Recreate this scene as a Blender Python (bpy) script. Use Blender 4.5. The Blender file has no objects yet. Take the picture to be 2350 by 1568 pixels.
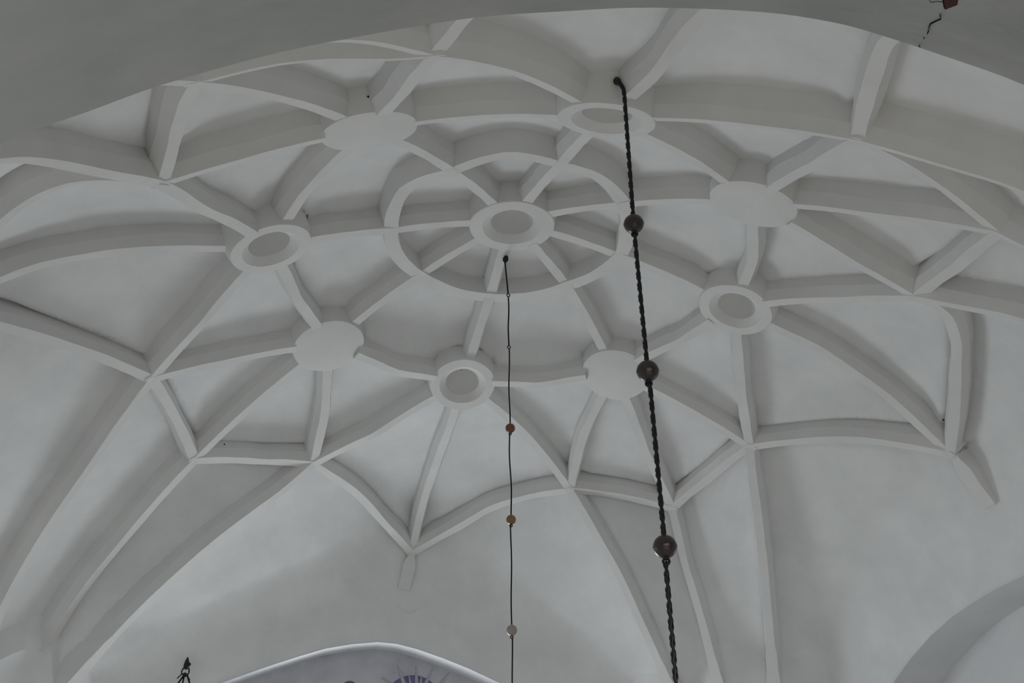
import bpy, bmesh, math, random
import numpy as np
from mathutils import Vector, Matrix
from mathutils.geometry import tessellate_polygon

random.seed(7)
SC = bpy.context.scene
COL = SC.collection
ZF = 9.0            # crown of the vault (rib underside) above the floor, metres

# ------------------------------------------------------------------ camera
def make_camera():
    f, yaw, pitch, roll, cx, cy, cz = (2304.23315, 0.28024, 0.51356, -0.01248, -2.8443, -9.65261, -7.33345)
    cyw, syw = math.cos(yaw), math.sin(yaw)
    cp, sp = math.cos(pitch), math.sin(pitch)
    fwd = Vector((syw*cp, cyw*cp, sp))
    r = Vector((cyw, -syw, 0)); u = r.cross(fwd)
    c, s = math.cos(roll), math.sin(roll)
    X = c*r + s*u; Y = -s*r + c*u
    cd = bpy.data.cameras.new('camera'); cd.sensor_width = 36; cd.lens = f/2350*36
    cd.clip_start = .05; cd.clip_end = 200
    o = bpy.data.objects.new('camera', cd); COL.objects.link(o)
    M = Matrix((( X.x, Y.x, -fwd.x, cx), (X.y, Y.y, -fwd.y, cy), (X.z, Y.z, -fwd.z, cz+ZF), (0, 0, 0, 1)))
    o.matrix_world = M
    SC.camera = o
make_camera()

# ------------------------------------------------------------------ light
SC.view_settings.view_transform = 'Standard'
SC.view_settings.look = 'None'
SC.view_settings.gamma = 1
SC.view_settings.use_curve_mapping = False
SC.view_settings.exposure = EXPOSURE = -1.40

w = bpy.data.worlds.new('world'); SC.world = w; w.use_nodes = True
bg = w.node_tree.nodes['Background']
bg.inputs[0].default_value = (.72, .80, .84, 1); bg.inputs[1].default_value = 0.06

def area(name, loc, direction, sx, sy, power, col):
    l = bpy.data.lights.new(name, 'AREA'); l.shape = 'RECTANGLE'; l.size = sx; l.size_y = sy
    l.energy = power; l.color = col
    o = bpy.data.objects.new(name, l); COL.objects.link(o)
    o.location = loc; o.rotation_euler = Vector(direction).to_track_quat('-Z', 'Z').to_euler()
    return o
DAY = (.90, .95, 1.0)
# daylight through the far niche window; the side and nave lamps are added fill, aimed
# down at the stone floor, which throws it back up to the vault
area('far_window_light', (-.5, 6.9, 2.92), (0, -1, 0), 2.66, 2.6, 680, DAY)
area('right_fill_light', (6.1, -.2, 2.8), (-.5, 0, -1), 2.4, 2.4, 60, DAY)  # added fill inside the wall plane, for bounce off the floor
area('left_fill_light', (-6.2, 1.0, 2.8), (.4, 0, -1), 2.4, 2.4, 240, DAY)  # added fill for the floor bounce, this wall has no window
area('nave_fill_light', (-1.2, -10.8, 3.4), (.2, .5, -1), 6, 3, 880, (.97, .97, .95))  # added unseen fill behind the near arch, brightens floor and far wall

# ------------------------------------------------------------------ materials
def node_mat(name):
    m = bpy.data.materials.new(name); m.use_nodes = True
    nt = m.node_tree; b = nt.nodes['Principled BSDF']
    return m, nt, b
def plaster(name, c0, c1, scale=1.6, bump=.25, bscale=14, rough=.85, stretch=(1, 1, 1), dist=.01, c2=None):
    m, nt, b = node_mat(name); N = nt.nodes.new; L = nt.links.new
    tc = N('ShaderNodeTexCoord'); mp = N('ShaderNodeMapping'); mp.inputs['Scale'].default_value = stretch
    L(tc.outputs['Object'], mp.inputs[0])
    n1 = N('ShaderNodeTexNoise'); n1.inputs['Scale'].default_value = scale; n1.inputs['Detail'].default_value = 6
    n1.inputs['Roughness'].default_value = .6
    L(mp.outputs[0], n1.inputs['Vector'])
    rp = N('ShaderNodeValToRGB'); rp.color_ramp.elements[0].position = .32; rp.color_ramp.elements[1].position = .68
    rp.color_ramp.elements[0].color = (*c0, 1); rp.color_ramp.elements[1].color = (*c1, 1)
    if c2:
        e = rp.color_ramp.elements.new(.5); e.color = (*c2, 1)
    L(n1.outputs['Fac'], rp.inputs[0]); L(rp.outputs[0], b.inputs['Base Color'])
    n2 = N('ShaderNodeTexNoise'); n2.inputs['Scale'].default_value = bscale; n2.inputs['Detail'].default_value = 5
    L(mp.outputs[0], n2.inputs['Vector'])
    n3 = N('ShaderNodeTexNoise'); n3.inputs['Scale'].default_value = bscale*.22; n3.inputs['Detail'].default_value = 2
    L(mp.outputs[0], n3.inputs['Vector'])
    ad = N('ShaderNodeMath'); ad.operation = 'MULTIPLY_ADD'; ad.inputs[1].default_value = 2.2
    L(n3.outputs['Fac'], ad.inputs[0]); L(n2.outputs['Fac'], ad.inputs[2])
    bp = N('ShaderNodeBump'); bp.inputs['Strength'].default_value = bump; bp.inputs['Distance'].default_value = dist
    L(ad.outputs[0], bp.inputs['Height']); L(bp.outputs[0], b.inputs['Normal'])
    b.inputs['Roughness'].default_value = rough; b.inputs['Specular IOR Level'].default_value = .2
    return m
def flat(name, c, rough=.6, metal=0, spec=.3, vary=.12, scale=30):
    m, nt, b = node_mat(name); N = nt.nodes.new; L = nt.links.new
    tc = N('ShaderNodeTexCoord'); n1 = N('ShaderNodeTexNoise'); n1.inputs['Scale'].default_value = scale
    L(tc.outputs['Object'], n1.inputs['Vector'])
    rp = N('ShaderNodeValToRGB')
    rp.color_ramp.elements[0].color = (*[x*(1-vary) for x in c], 1)
    rp.color_ramp.elements[1].color = (*[min(1, x*(1+vary)) for x in c], 1)
    L(n1.outputs['Fac'], rp.inputs[0]); L(rp.outputs[0], b.inputs['Base Color'])
    b.inputs['Roughness'].default_value = rough; b.inputs['Metallic'].default_value = metal
    b.inputs['Specular IOR Level'].default_value = spec
    return m
M_WEB = plaster('limewashed_plaster', (.725, .732, .735), (.815, .82, .82), bump=.3, bscale=8)
M_RIB = plaster('limewashed_rib', (.70, .70, .69), (.76, .757, .745), bump=.14, bscale=12)
M_WALL = plaster('limewashed_wall', (.70, .715, .73), (.77, .775, .78), scale=1.1, bump=.2, bscale=7)
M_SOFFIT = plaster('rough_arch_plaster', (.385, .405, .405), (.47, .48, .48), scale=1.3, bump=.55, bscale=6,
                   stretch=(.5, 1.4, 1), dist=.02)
M_MURAL = plaster('mural_ground', (.36, .35, .41), (.60, .60, .64), scale=.9, bump=.1, bscale=10, c2=(.50, .50, .54))
M_FLOOR = plaster('floor_stone', (.52, .50, .46), (.60, .575, .53), scale=.8, bump=.1)
M_IRON = flat('black_iron', (.012, .010, .012), rough=.42, metal=.3, spec=.5)
M_WIRE = flat('dark_wire', (.015, .014, .018), rough=.5, metal=.3)

# ------------------------------------------------------------------ helpers
def mesh_obj(name, verts, faces, mat, parent=None, smooth=False, kind=None, label=None):
    me = bpy.data.meshes.new(name); me.from_pydata([tuple(map(float, v)) for v in verts], [], faces); me.update()
    if smooth: me.polygons.foreach_set('use_smooth', [True]*len(me.polygons))
    me.materials.append(mat)
    o = bpy.data.objects.new(name, me); COL.objects.link(o)
    if parent: o.parent = parent
    if kind: o['kind'] = kind
    if label: o['label'] = label
    return o
def thing(name, label, cat, loc, group=None):
    o = bpy.data.objects.new(name, None); COL.objects.link(o); o.location = loc
    o['label'] = label; o['category'] = cat
    if group: o['group'] = group
    return o
class MB:
    def __init__(s): s.v = []; s.f = []
    def add(s, v, f):
        n = len(s.v); s.v += [tuple(map(float, p)) for p in v]; s.f += [tuple(i+n for i in q) for q in f]
    def sweep(s, path, section, ups=None, closed_ends=True, twist=0.0):
        """section: list of (side, up); path: list of points; frame keeps 'up' in the vertical plane of the path"""
        P = np.array(path, float); n = len(P); k = len(section)
        T = np.gradient(P, axis=0); T /= np.linalg.norm(T, axis=1)[:, None] + 1e-12
        V = []
        acc = 0
        for i in range(n):
            t = T[i]
            if ups is not None: up = ups[i]; side = np.cross(t, up); side /= np.linalg.norm(side)
            else:
                ref = np.array([0, 0, 1.]) if abs(t[2]) < .97 else np.array([0, 1., 0])
                side = np.cross(t, ref); side /= np.linalg.norm(side)
            up = np.cross(side, t)
            if twist:
                a = acc; acc += twist
                side, up = side*math.cos(a)+up*math.sin(a), -side*math.sin(a)+up*math.cos(a)
            sec = section[i] if isinstance(section[0][0], (list, tuple)) else section
            for a_, b_ in sec: V.append(P[i] + side*a_ + up*b_)
        k = len(sec)
        F = [(i*k+j, i*k+(j+1) % k, (i+1)*k+(j+1) % k, (i+1)*k+j) for i in range(n-1) for j in range(k)]
        if closed_ends: F += [tuple(range(k))[::-1], tuple((n-1)*k+j for j in range(k))]
        s.add(V, F)
    def tube(s, path, r, k=8, **kw):
        s.sweep(path, [(r*math.cos(2*math.pi*j/k), r*math.sin(2*math.pi*j/k)) for j in range(k)], **kw)
    def lathe(s, prof, axis_o, axis_n, k=48, wob=0.0, ph=0.0):
        n = Vector(axis_n).normalized(); a = n.orthogonal().normalized(); b = n.cross(a)
        V = []; o = Vector(axis_o)
        for r, h in prof:
            for j in range(k):
                t = 2*math.pi*j/k; rr = r*(1+wob*math.sin(2*t+ph)+.6*wob*math.sin(5*t+2*ph))
                V.append(o + a*(rr*math.cos(t)) + b*(rr*math.sin(t)) + n*h)
        m = len(prof)
        F = [(i*k+j, i*k+(j+1) % k, (i+1)*k+(j+1) % k, (i+1)*k+j) for i in range(m-1) for j in range(k)]
        F += [tuple(range(k))[::-1], tuple((m-1)*k+j for j in range(k))]
        s.add(V, F)
    def torus(s, c, n, R, r, k=20, q=8):
        n = Vector(n).normalized(); a = n.orthogonal().normalized(); b = n.cross(a); c = Vector(c); V = []
        for i in range(k):
            t = 2*math.pi*i/k; d = a*math.cos(t)+b*math.sin(t)
            for j in range(q):
                u = 2*math.pi*j/q; V.append(c + d*(R+r*math.cos(u)) + n*(r*math.sin(u)))
        s.add(V, [(i*q+j, i*q+(j+1) % q, ((i+1) % k)*q+(j+1) % q, ((i+1) % k)*q+j) for i in range(k) for j in range(q)])
    def ball(s, c, r, k=20, m=12):
        prof = [(r*math.sin(math.pi*i/m), -r*math.cos(math.pi*i/m)) for i in range(m+1)]
        prof[0] = (1e-4, -r); prof[-1] = (1e-4, r)
        s.lathe(prof, c, (0, 0, 1), k)
    def build(s, name, mat, parent=None, smooth=True, fix=True, **kw):
        o = mesh_obj(name, s.v, s.f, mat, parent, smooth, **kw)
        if fix:
            bm = bmesh.new(); bm.from_mesh(o.data); bmesh.ops.recalc_face_normals(bm, faces=bm.faces[:]); bm.to_mesh(o.data); bm.free()
        return o
def auto_smooth(o, deg=35):
    bm = bmesh.new(); bm.from_mesh(o.data); lim = math.radians(deg)
    for e in bm.edges:
        e.smooth = not (len(e.link_faces) == 2 and e.calc_face_angle(0) > lim)
    bm.to_mesh(o.data); bm.free()

# ------------------------------------------------------------------ vault survey: nodes and rib centre lines (metres, crown = 0)
NODES = {
    'C': (-0.044, 0.013, 0.0),
    'RN': (0.055, -2.916, -0.84),
    'RL': (-2.861, 0.055, -0.84),
    'RF': (0.003, 2.803, -0.84),
    'RR': (2.829, -0.065, -0.84),
    'DNL': (-2.085, -2.147, -0.815),
    'DFL': (-1.963, 2.202, -0.815),
    'DFR': (2.025, 2.024, -0.815),
    'DNR': (2.043, -2.055, -0.815),
    'mNL': (-1.037, -1.072, -0.239),
    'mN': (0.088, -1.488, -0.239),
    'mNR': (1.021, -0.997, -0.239),
    'mR': (1.362, 0.016, -0.239),
    'mFR': (0.932, 0.831, -0.239),
    'mF': (0.033, 1.368, -0.239),
    'mFL': (-0.974, 1.084, -0.239),
    'mL': (-1.498, 0.205, -0.239),
    'A1': (-1.877, 4.244, -1.681),
    'A2': (-4.056, 2.011, -1.681),
    'KFL': (-3.499, 3.701, -2.004),
    'A3': (2.087, 4.318, -1.681),
    'KFR': (3.591, 3.894, -2.004),
    'A4': (4.024, 2.087, -1.681),
    'WF': (-0.051, 6.1, -2.313),
    'WR': (5.584, 0.0, -2.489),
    'A5': (3.872, -2.014, -1.681),
    'KNR': (3.538, -3.622, -2.004),
    'A6': (1.834, -4.1, -1.681),
    'A7': (-1.842, -4.119, -1.681),
    'KNL': (-3.543, -3.709, -2.004),
    'A8': (-3.865, -1.97, -1.681),
    'WL': (-5.95, 0.0, -2.2),
    'WN': (0.1, -5.97, -2.35),
    'WNr': (0.95, -5.97, -2.45),
    'WNl': (-1.44, -5.97, -2.8),
}
RIBS = [
    ('C', 'mNL', 's', [[-0.044,0.013,0.0],[-0.126,-0.078,-0.003],[-0.209,-0.168,-0.01],[-0.292,-0.258,-0.019],[-0.375,-0.349,-0.032],[-0.458,-0.439,-0.047],[-0.54,-0.53,-0.065],[-0.623,-0.62,-0.087],[-0.706,-0.71,-0.111],[-0.789,-0.801,-0.139],[-0.872,-0.891,-0.169],[-0.954,-0.981,-0.203],[-1.037,-1.072,-0.239]]),
    ('mNL', 'DNL', 's', [[-1.037,-1.072,-0.239],[-1.125,-1.161,-0.27],[-1.212,-1.251,-0.304],[-1.299,-1.341,-0.341],[-1.387,-1.43,-0.381],[-1.474,-1.52,-0.424],[-1.561,-1.609,-0.471],[-1.649,-1.699,-0.52],[-1.736,-1.789,-0.573],[-1.823,-1.878,-0.629],[-1.911,-1.968,-0.688],[-1.998,-2.057,-0.75],[-2.085,-2.147,-0.815]]),
    ('C', 'mN', 's', [[-0.044,0.013,0.0],[-0.033,-0.112,-0.003],[-0.022,-0.237,-0.008],[-0.011,-0.362,-0.017],[0.0,-0.488,-0.029],[0.011,-0.613,-0.044],[0.022,-0.738,-0.063],[0.033,-0.863,-0.084],[0.044,-0.988,-0.109],[0.055,-1.113,-0.137],[0.066,-1.238,-0.168],[0.077,-1.363,-0.202],[0.088,-1.488,-0.239]]),
    ('mN', 'RN', 's', [[0.088,-1.488,-0.239],[0.085,-1.607,-0.274],[0.083,-1.726,-0.311],[0.08,-1.845,-0.351],[0.077,-1.964,-0.394],[0.075,-2.083,-0.44],[0.072,-2.202,-0.489],[0.069,-2.321,-0.54],[0.066,-2.44,-0.595],[0.064,-2.559,-0.652],[0.061,-2.678,-0.712],[0.058,-2.797,-0.775],[0.055,-2.916,-0.84]]),
    ('C', 'mNR', 's', [[-0.044,0.013,0.0],[0.045,-0.071,-0.003],[0.134,-0.156,-0.01],[0.222,-0.24,-0.019],[0.311,-0.324,-0.032],[0.4,-0.408,-0.047],[0.489,-0.492,-0.066],[0.577,-0.576,-0.087],[0.666,-0.661,-0.112],[0.755,-0.745,-0.139],[0.843,-0.829,-0.169],[0.932,-0.913,-0.203],[1.021,-0.997,-0.239]]),
    ('mNR', 'DNR', 's', [[1.021,-0.997,-0.239],[1.106,-1.085,-0.271],[1.191,-1.174,-0.305],[1.276,-1.262,-0.343],[1.361,-1.35,-0.383],[1.447,-1.438,-0.427],[1.532,-1.526,-0.473],[1.617,-1.614,-0.523],[1.702,-1.703,-0.575],[1.787,-1.791,-0.631],[1.873,-1.879,-0.689],[1.958,-1.967,-0.751],[2.043,-2.055,-0.815]]),
    ('C', 'mR', 's', [[-0.044,0.013,0.0],[0.073,0.013,-0.005],[0.191,0.013,-0.012],[0.308,0.013,-0.023],[0.425,0.014,-0.036],[0.542,0.014,-0.052],[0.659,0.014,-0.07],[0.776,0.014,-0.091],[0.894,0.015,-0.116],[1.011,0.015,-0.142],[1.128,0.015,-0.172],[1.245,0.015,-0.204],[1.362,0.016,-0.239]]),
    ('mR', 'RR', 's', [[1.362,0.016,-0.239],[1.484,0.009,-0.273],[1.607,0.002,-0.309],[1.729,-0.005,-0.349],[1.851,-0.011,-0.392],[1.973,-0.018,-0.437],[2.096,-0.025,-0.486],[2.218,-0.032,-0.537],[2.34,-0.038,-0.592],[2.462,-0.045,-0.65],[2.585,-0.052,-0.71],[2.707,-0.059,-0.774],[2.829,-0.065,-0.84]]),
    ('C', 'mFR', 's', [[-0.044,0.013,0.0],[0.038,0.081,-0.008],[0.119,0.149,-0.017],[0.2,0.217,-0.029],[0.281,0.285,-0.044],[0.363,0.354,-0.06],[0.444,0.422,-0.079],[0.525,0.49,-0.1],[0.607,0.558,-0.123],[0.688,0.626,-0.149],[0.769,0.694,-0.177],[0.85,0.762,-0.207],[0.932,0.831,-0.239]]),
    ('mFR', 'DFR', 's', [[0.932,0.831,-0.239],[1.023,0.93,-0.267],[1.114,1.03,-0.299],[1.205,1.129,-0.334],[1.296,1.228,-0.373],[1.387,1.328,-0.416],[1.478,1.427,-0.462],[1.569,1.527,-0.512],[1.66,1.626,-0.565],[1.751,1.726,-0.622],[1.842,1.825,-0.683],[1.934,1.925,-0.747],[2.025,2.024,-0.815]]),
    ('C', 'mF', 's', [[-0.044,0.013,0.0],[-0.037,0.126,-0.006],[-0.031,0.239,-0.014],[-0.025,0.352,-0.025],[-0.018,0.465,-0.039],[-0.012,0.577,-0.055],[-0.006,0.69,-0.074],[0.001,0.803,-0.095],[0.007,0.916,-0.119],[0.013,1.029,-0.145],[0.02,1.142,-0.174],[0.026,1.255,-0.205],[0.033,1.368,-0.239]]),
    ('mF', 'RF', 's', [[0.033,1.368,-0.239],[0.03,1.488,-0.274],[0.028,1.607,-0.311],[0.025,1.727,-0.351],[0.023,1.846,-0.394],[0.02,1.966,-0.44],[0.018,2.085,-0.488],[0.015,2.205,-0.54],[0.013,2.325,-0.594],[0.01,2.444,-0.651],[0.008,2.564,-0.712],[0.005,2.683,-0.775],[0.003,2.803,-0.84]]),
    ('C', 'mFL', 's', [[-0.044,0.013,0.0],[-0.121,0.102,-0.005],[-0.199,0.191,-0.012],[-0.276,0.281,-0.022],[-0.354,0.37,-0.035],[-0.431,0.459,-0.051],[-0.509,0.549,-0.069],[-0.587,0.638,-0.091],[-0.664,0.727,-0.115],[-0.742,0.816,-0.142],[-0.819,0.906,-0.171],[-0.897,0.995,-0.204],[-0.974,1.084,-0.239]]),
    ('mFL', 'DFL', 's', [[-0.974,1.084,-0.239],[-1.057,1.178,-0.27],[-1.139,1.271,-0.304],[-1.221,1.364,-0.341],[-1.304,1.457,-0.382],[-1.386,1.55,-0.425],[-1.469,1.643,-0.472],[-1.551,1.736,-0.521],[-1.633,1.829,-0.574],[-1.716,1.923,-0.629],[-1.798,2.016,-0.688],[-1.88,2.109,-0.75],[-1.963,2.202,-0.815]]),
    ('C', 'mL', 's', [[-0.044,0.013,0.0],[-0.165,0.029,-0.003],[-0.286,0.045,-0.01],[-0.407,0.061,-0.019],[-0.529,0.077,-0.032],[-0.65,0.093,-0.047],[-0.771,0.109,-0.066],[-0.892,0.125,-0.087],[-1.014,0.141,-0.112],[-1.135,0.157,-0.139],[-1.256,0.173,-0.169],[-1.377,0.189,-0.203],[-1.498,0.205,-0.239]]),
    ('mL', 'RL', 's', [[-1.498,0.205,-0.239],[-1.612,0.193,-0.275],[-1.726,0.18,-0.313],[-1.839,0.168,-0.354],[-1.953,0.155,-0.398],[-2.066,0.143,-0.444],[-2.18,0.13,-0.493],[-2.293,0.118,-0.544],[-2.407,0.105,-0.598],[-2.521,0.093,-0.655],[-2.634,0.08,-0.714],[-2.748,0.068,-0.776],[-2.861,0.055,-0.84]]),
    ('mNL', 'mN', 'arc', [[-1.037,-1.072,-0.239],[-0.964,-1.147,-0.231],[-0.886,-1.217,-0.222],[-0.804,-1.281,-0.214],[-0.718,-1.34,-0.205],[-0.628,-1.392,-0.197],[-0.535,-1.437,-0.189],[-0.437,-1.468,-0.191],[-0.335,-1.486,-0.2],[-0.23,-1.498,-0.21],[-0.125,-1.502,-0.22],[-0.018,-1.499,-0.229],[0.088,-1.488,-0.239]]),
    ('mN', 'mNR', 'arc', [[0.088,-1.488,-0.239],[0.18,-1.479,-0.235],[0.271,-1.464,-0.231],[0.361,-1.444,-0.227],[0.448,-1.419,-0.222],[0.534,-1.389,-0.219],[0.614,-1.349,-0.219],[0.69,-1.301,-0.222],[0.763,-1.249,-0.225],[0.833,-1.192,-0.229],[0.899,-1.131,-0.232],[0.962,-1.066,-0.236],[1.021,-0.997,-0.239]]),
    ('mNR', 'mR', 'arc', [[1.021,-0.997,-0.239],[1.07,-0.921,-0.238],[1.114,-0.842,-0.237],[1.153,-0.76,-0.236],[1.186,-0.676,-0.234],[1.215,-0.589,-0.233],[1.245,-0.502,-0.233],[1.278,-0.418,-0.234],[1.306,-0.332,-0.235],[1.329,-0.245,-0.236],[1.346,-0.158,-0.237],[1.357,-0.071,-0.238],[1.362,0.016,-0.239]]),
    ('mR', 'mFR', 'arc', [[1.362,0.016,-0.239],[1.348,0.096,-0.239],[1.328,0.176,-0.238],[1.305,0.253,-0.238],[1.277,0.328,-0.237],[1.245,0.402,-0.237],[1.209,0.472,-0.236],[1.171,0.54,-0.237],[1.129,0.605,-0.237],[1.084,0.666,-0.238],[1.036,0.724,-0.238],[0.985,0.779,-0.239],[0.932,0.831,-0.239]]),
    ('mFR', 'mF', 'arc', [[0.932,0.831,-0.239],[0.878,0.9,-0.239],[0.82,0.965,-0.238],[0.758,1.027,-0.238],[0.69,1.085,-0.238],[0.619,1.139,-0.237],[0.543,1.188,-0.237],[0.465,1.232,-0.237],[0.384,1.27,-0.237],[0.299,1.303,-0.238],[0.212,1.331,-0.238],[0.123,1.352,-0.239],[0.033,1.368,-0.239]]),
    ('mF', 'mFL', 'arc', [[0.033,1.368,-0.239],[-0.055,1.375,-0.239],[-0.144,1.377,-0.239],[-0.232,1.373,-0.239],[-0.321,1.363,-0.239],[-0.409,1.348,-0.239],[-0.496,1.327,-0.238],[-0.581,1.3,-0.239],[-0.665,1.267,-0.239],[-0.746,1.23,-0.239],[-0.825,1.186,-0.239],[-0.901,1.138,-0.239],[-0.974,1.084,-0.239]]),
    ('mFL', 'mL', 'arc', [[-0.974,1.084,-0.239],[-1.042,1.031,-0.241],[-1.106,0.973,-0.243],[-1.166,0.912,-0.245],[-1.223,0.847,-0.247],[-1.276,0.778,-0.249],[-1.324,0.706,-0.25],[-1.365,0.629,-0.249],[-1.402,0.548,-0.247],[-1.433,0.465,-0.245],[-1.46,0.38,-0.243],[-1.482,0.293,-0.241],[-1.498,0.205,-0.239]]),
    ('mL', 'mNL', 'arc', [[-1.498,0.205,-0.239],[-1.52,0.084,-0.232],[-1.532,-0.038,-0.224],[-1.534,-0.159,-0.217],[-1.528,-0.28,-0.21],[-1.512,-0.399,-0.202],[-1.487,-0.515,-0.195],[-1.445,-0.625,-0.193],[-1.381,-0.726,-0.201],[-1.307,-0.821,-0.21],[-1.224,-0.91,-0.22],[-1.134,-0.994,-0.23],[-1.037,-1.072,-0.239]]),
    ('DNL', 'RN', 's', [[-2.085,-2.147,-0.815],[-1.906,-2.211,-0.778],[-1.727,-2.275,-0.748],[-1.548,-2.34,-0.725],[-1.369,-2.404,-0.709],[-1.19,-2.468,-0.7],[-1.011,-2.532,-0.699],[-0.833,-2.596,-0.704],[-0.656,-2.66,-0.717],[-0.478,-2.724,-0.737],[-0.3,-2.788,-0.764],[-0.122,-2.852,-0.799],[0.055,-2.916,-0.84]]),
    ('RN', 'DNR', 's', [[0.055,-2.916,-0.84],[0.224,-2.846,-0.802],[0.392,-2.776,-0.77],[0.56,-2.707,-0.744],[0.728,-2.637,-0.725],[0.896,-2.567,-0.713],[1.065,-2.497,-0.707],[1.231,-2.427,-0.708],[1.395,-2.353,-0.716],[1.557,-2.279,-0.731],[1.719,-2.204,-0.753],[1.881,-2.13,-0.781],[2.043,-2.055,-0.815]]),
    ('DNR', 'RR', 's', [[2.043,-2.055,-0.815],[2.127,-1.896,-0.789],[2.211,-1.737,-0.769],[2.295,-1.578,-0.755],[2.379,-1.419,-0.748],[2.463,-1.26,-0.747],[2.547,-1.101,-0.752],[2.612,-0.935,-0.757],[2.658,-0.762,-0.762],[2.701,-0.588,-0.772],[2.743,-0.414,-0.788],[2.786,-0.239,-0.811],[2.829,-0.065,-0.84]]),
    ('RR', 'DFR', 's', [[2.829,-0.065,-0.84],[2.775,0.114,-0.819],[2.721,0.293,-0.804],[2.667,0.472,-0.796],[2.613,0.651,-0.795],[2.558,0.829,-0.8],[2.494,1.004,-0.797],[2.417,1.175,-0.785],[2.338,1.345,-0.777],[2.26,1.515,-0.776],[2.181,1.685,-0.782],[2.103,1.855,-0.795],[2.025,2.024,-0.815]]),
    ('DFR', 'RF', 's', [[2.025,2.024,-0.815],[1.859,2.103,-0.81],[1.694,2.182,-0.811],[1.528,2.261,-0.818],[1.362,2.34,-0.833],[1.197,2.419,-0.853],[1.03,2.492,-0.868],[0.86,2.549,-0.857],[0.689,2.6,-0.841],[0.517,2.651,-0.831],[0.346,2.701,-0.828],[0.174,2.752,-0.831],[0.003,2.803,-0.84]]),
    ('RF', 'DFL', 's', [[0.003,2.803,-0.84],[-0.165,2.768,-0.834],[-0.333,2.734,-0.834],[-0.501,2.699,-0.84],[-0.669,2.665,-0.852],[-0.837,2.63,-0.869],[-1.002,2.586,-0.874],[-1.163,2.525,-0.856],[-1.323,2.46,-0.836],[-1.483,2.396,-0.822],[-1.643,2.331,-0.814],[-1.803,2.267,-0.812],[-1.963,2.202,-0.815]]),
    ('DFL', 'RL', 's', [[-1.963,2.202,-0.815],[-2.053,2.03,-0.786],[-2.143,1.858,-0.765],[-2.233,1.686,-0.751],[-2.323,1.514,-0.745],[-2.412,1.341,-0.746],[-2.49,1.164,-0.746],[-2.553,0.98,-0.744],[-2.615,0.795,-0.748],[-2.677,0.61,-0.76],[-2.738,0.425,-0.779],[-2.8,0.24,-0.806],[-2.861,0.055,-0.84]]),
    ('RL', 'DNL', 's', [[-2.861,0.055,-0.84],[-2.806,-0.13,-0.795],[-2.751,-0.314,-0.756],[-2.696,-0.499,-0.726],[-2.641,-0.684,-0.703],[-2.58,-0.868,-0.688],[-2.511,-1.051,-0.683],[-2.44,-1.234,-0.686],[-2.369,-1.416,-0.697],[-2.298,-1.599,-0.715],[-2.227,-1.782,-0.741],[-2.156,-1.964,-0.774],[-2.085,-2.147,-0.815]]),
    ('RF', 'A1', 's', [[0.003,2.803,-0.84],[-0.144,2.929,-0.884],[-0.29,3.055,-0.936],[-0.437,3.181,-0.995],[-0.583,3.307,-1.062],[-0.73,3.433,-1.137],[-0.876,3.56,-1.219],[-1.025,3.685,-1.307],[-1.186,3.802,-1.381],[-1.358,3.913,-1.445],[-1.531,4.023,-1.516],[-1.704,4.133,-1.594],[-1.877,4.244,-1.681]]),
    ('DFL', 'A1', 's', [[-1.963,2.202,-0.815],[-1.946,2.372,-0.857],[-1.929,2.542,-0.904],[-1.912,2.712,-0.957],[-1.895,2.882,-1.016],[-1.878,3.052,-1.081],[-1.861,3.222,-1.152],[-1.847,3.392,-1.227],[-1.847,3.562,-1.307],[-1.854,3.733,-1.392],[-1.862,3.903,-1.482],[-1.869,4.073,-1.579],[-1.877,4.244,-1.681]]),
    ('DFL', 'KFL', 's', [[-1.963,2.202,-0.815],[-2.09,2.328,-0.881],[-2.217,2.453,-0.953],[-2.345,2.579,-1.031],[-2.472,2.704,-1.115],[-2.599,2.83,-1.206],[-2.726,2.956,-1.304],[-2.854,3.081,-1.407],[-2.982,3.206,-1.515],[-3.111,3.329,-1.628],[-3.241,3.453,-1.747],[-3.37,3.577,-1.873],[-3.499,3.701,-2.004]]),
    ('DFL', 'A2', 's', [[-1.963,2.202,-0.815],[-2.137,2.189,-0.859],[-2.311,2.176,-0.91],[-2.486,2.163,-0.966],[-2.66,2.151,-1.029],[-2.834,2.138,-1.098],[-3.009,2.125,-1.173],[-3.183,2.111,-1.253],[-3.358,2.094,-1.331],[-3.532,2.074,-1.41],[-3.707,2.053,-1.494],[-3.882,2.032,-1.584],[-4.056,2.011,-1.681]]),
    ('RL', 'A2', 's', [[-2.861,0.055,-0.84],[-2.954,0.22,-0.873],[-3.047,0.385,-0.912],[-3.14,0.549,-0.959],[-3.233,0.714,-1.013],[-3.325,0.879,-1.074],[-3.418,1.043,-1.142],[-3.511,1.208,-1.218],[-3.612,1.371,-1.299],[-3.722,1.531,-1.383],[-3.834,1.691,-1.475],[-3.945,1.851,-1.574],[-4.056,2.011,-1.681]]),
    ('RL', 'A8', 's', [[-2.861,0.055,-0.84],[-2.95,-0.106,-0.882],[-3.038,-0.268,-0.93],[-3.127,-0.43,-0.986],[-3.215,-0.592,-1.049],[-3.303,-0.754,-1.119],[-3.392,-0.915,-1.195],[-3.48,-1.077,-1.279],[-3.564,-1.245,-1.361],[-3.641,-1.425,-1.433],[-3.715,-1.606,-1.508],[-3.79,-1.788,-1.591],[-3.865,-1.97,-1.681]]),
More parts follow.
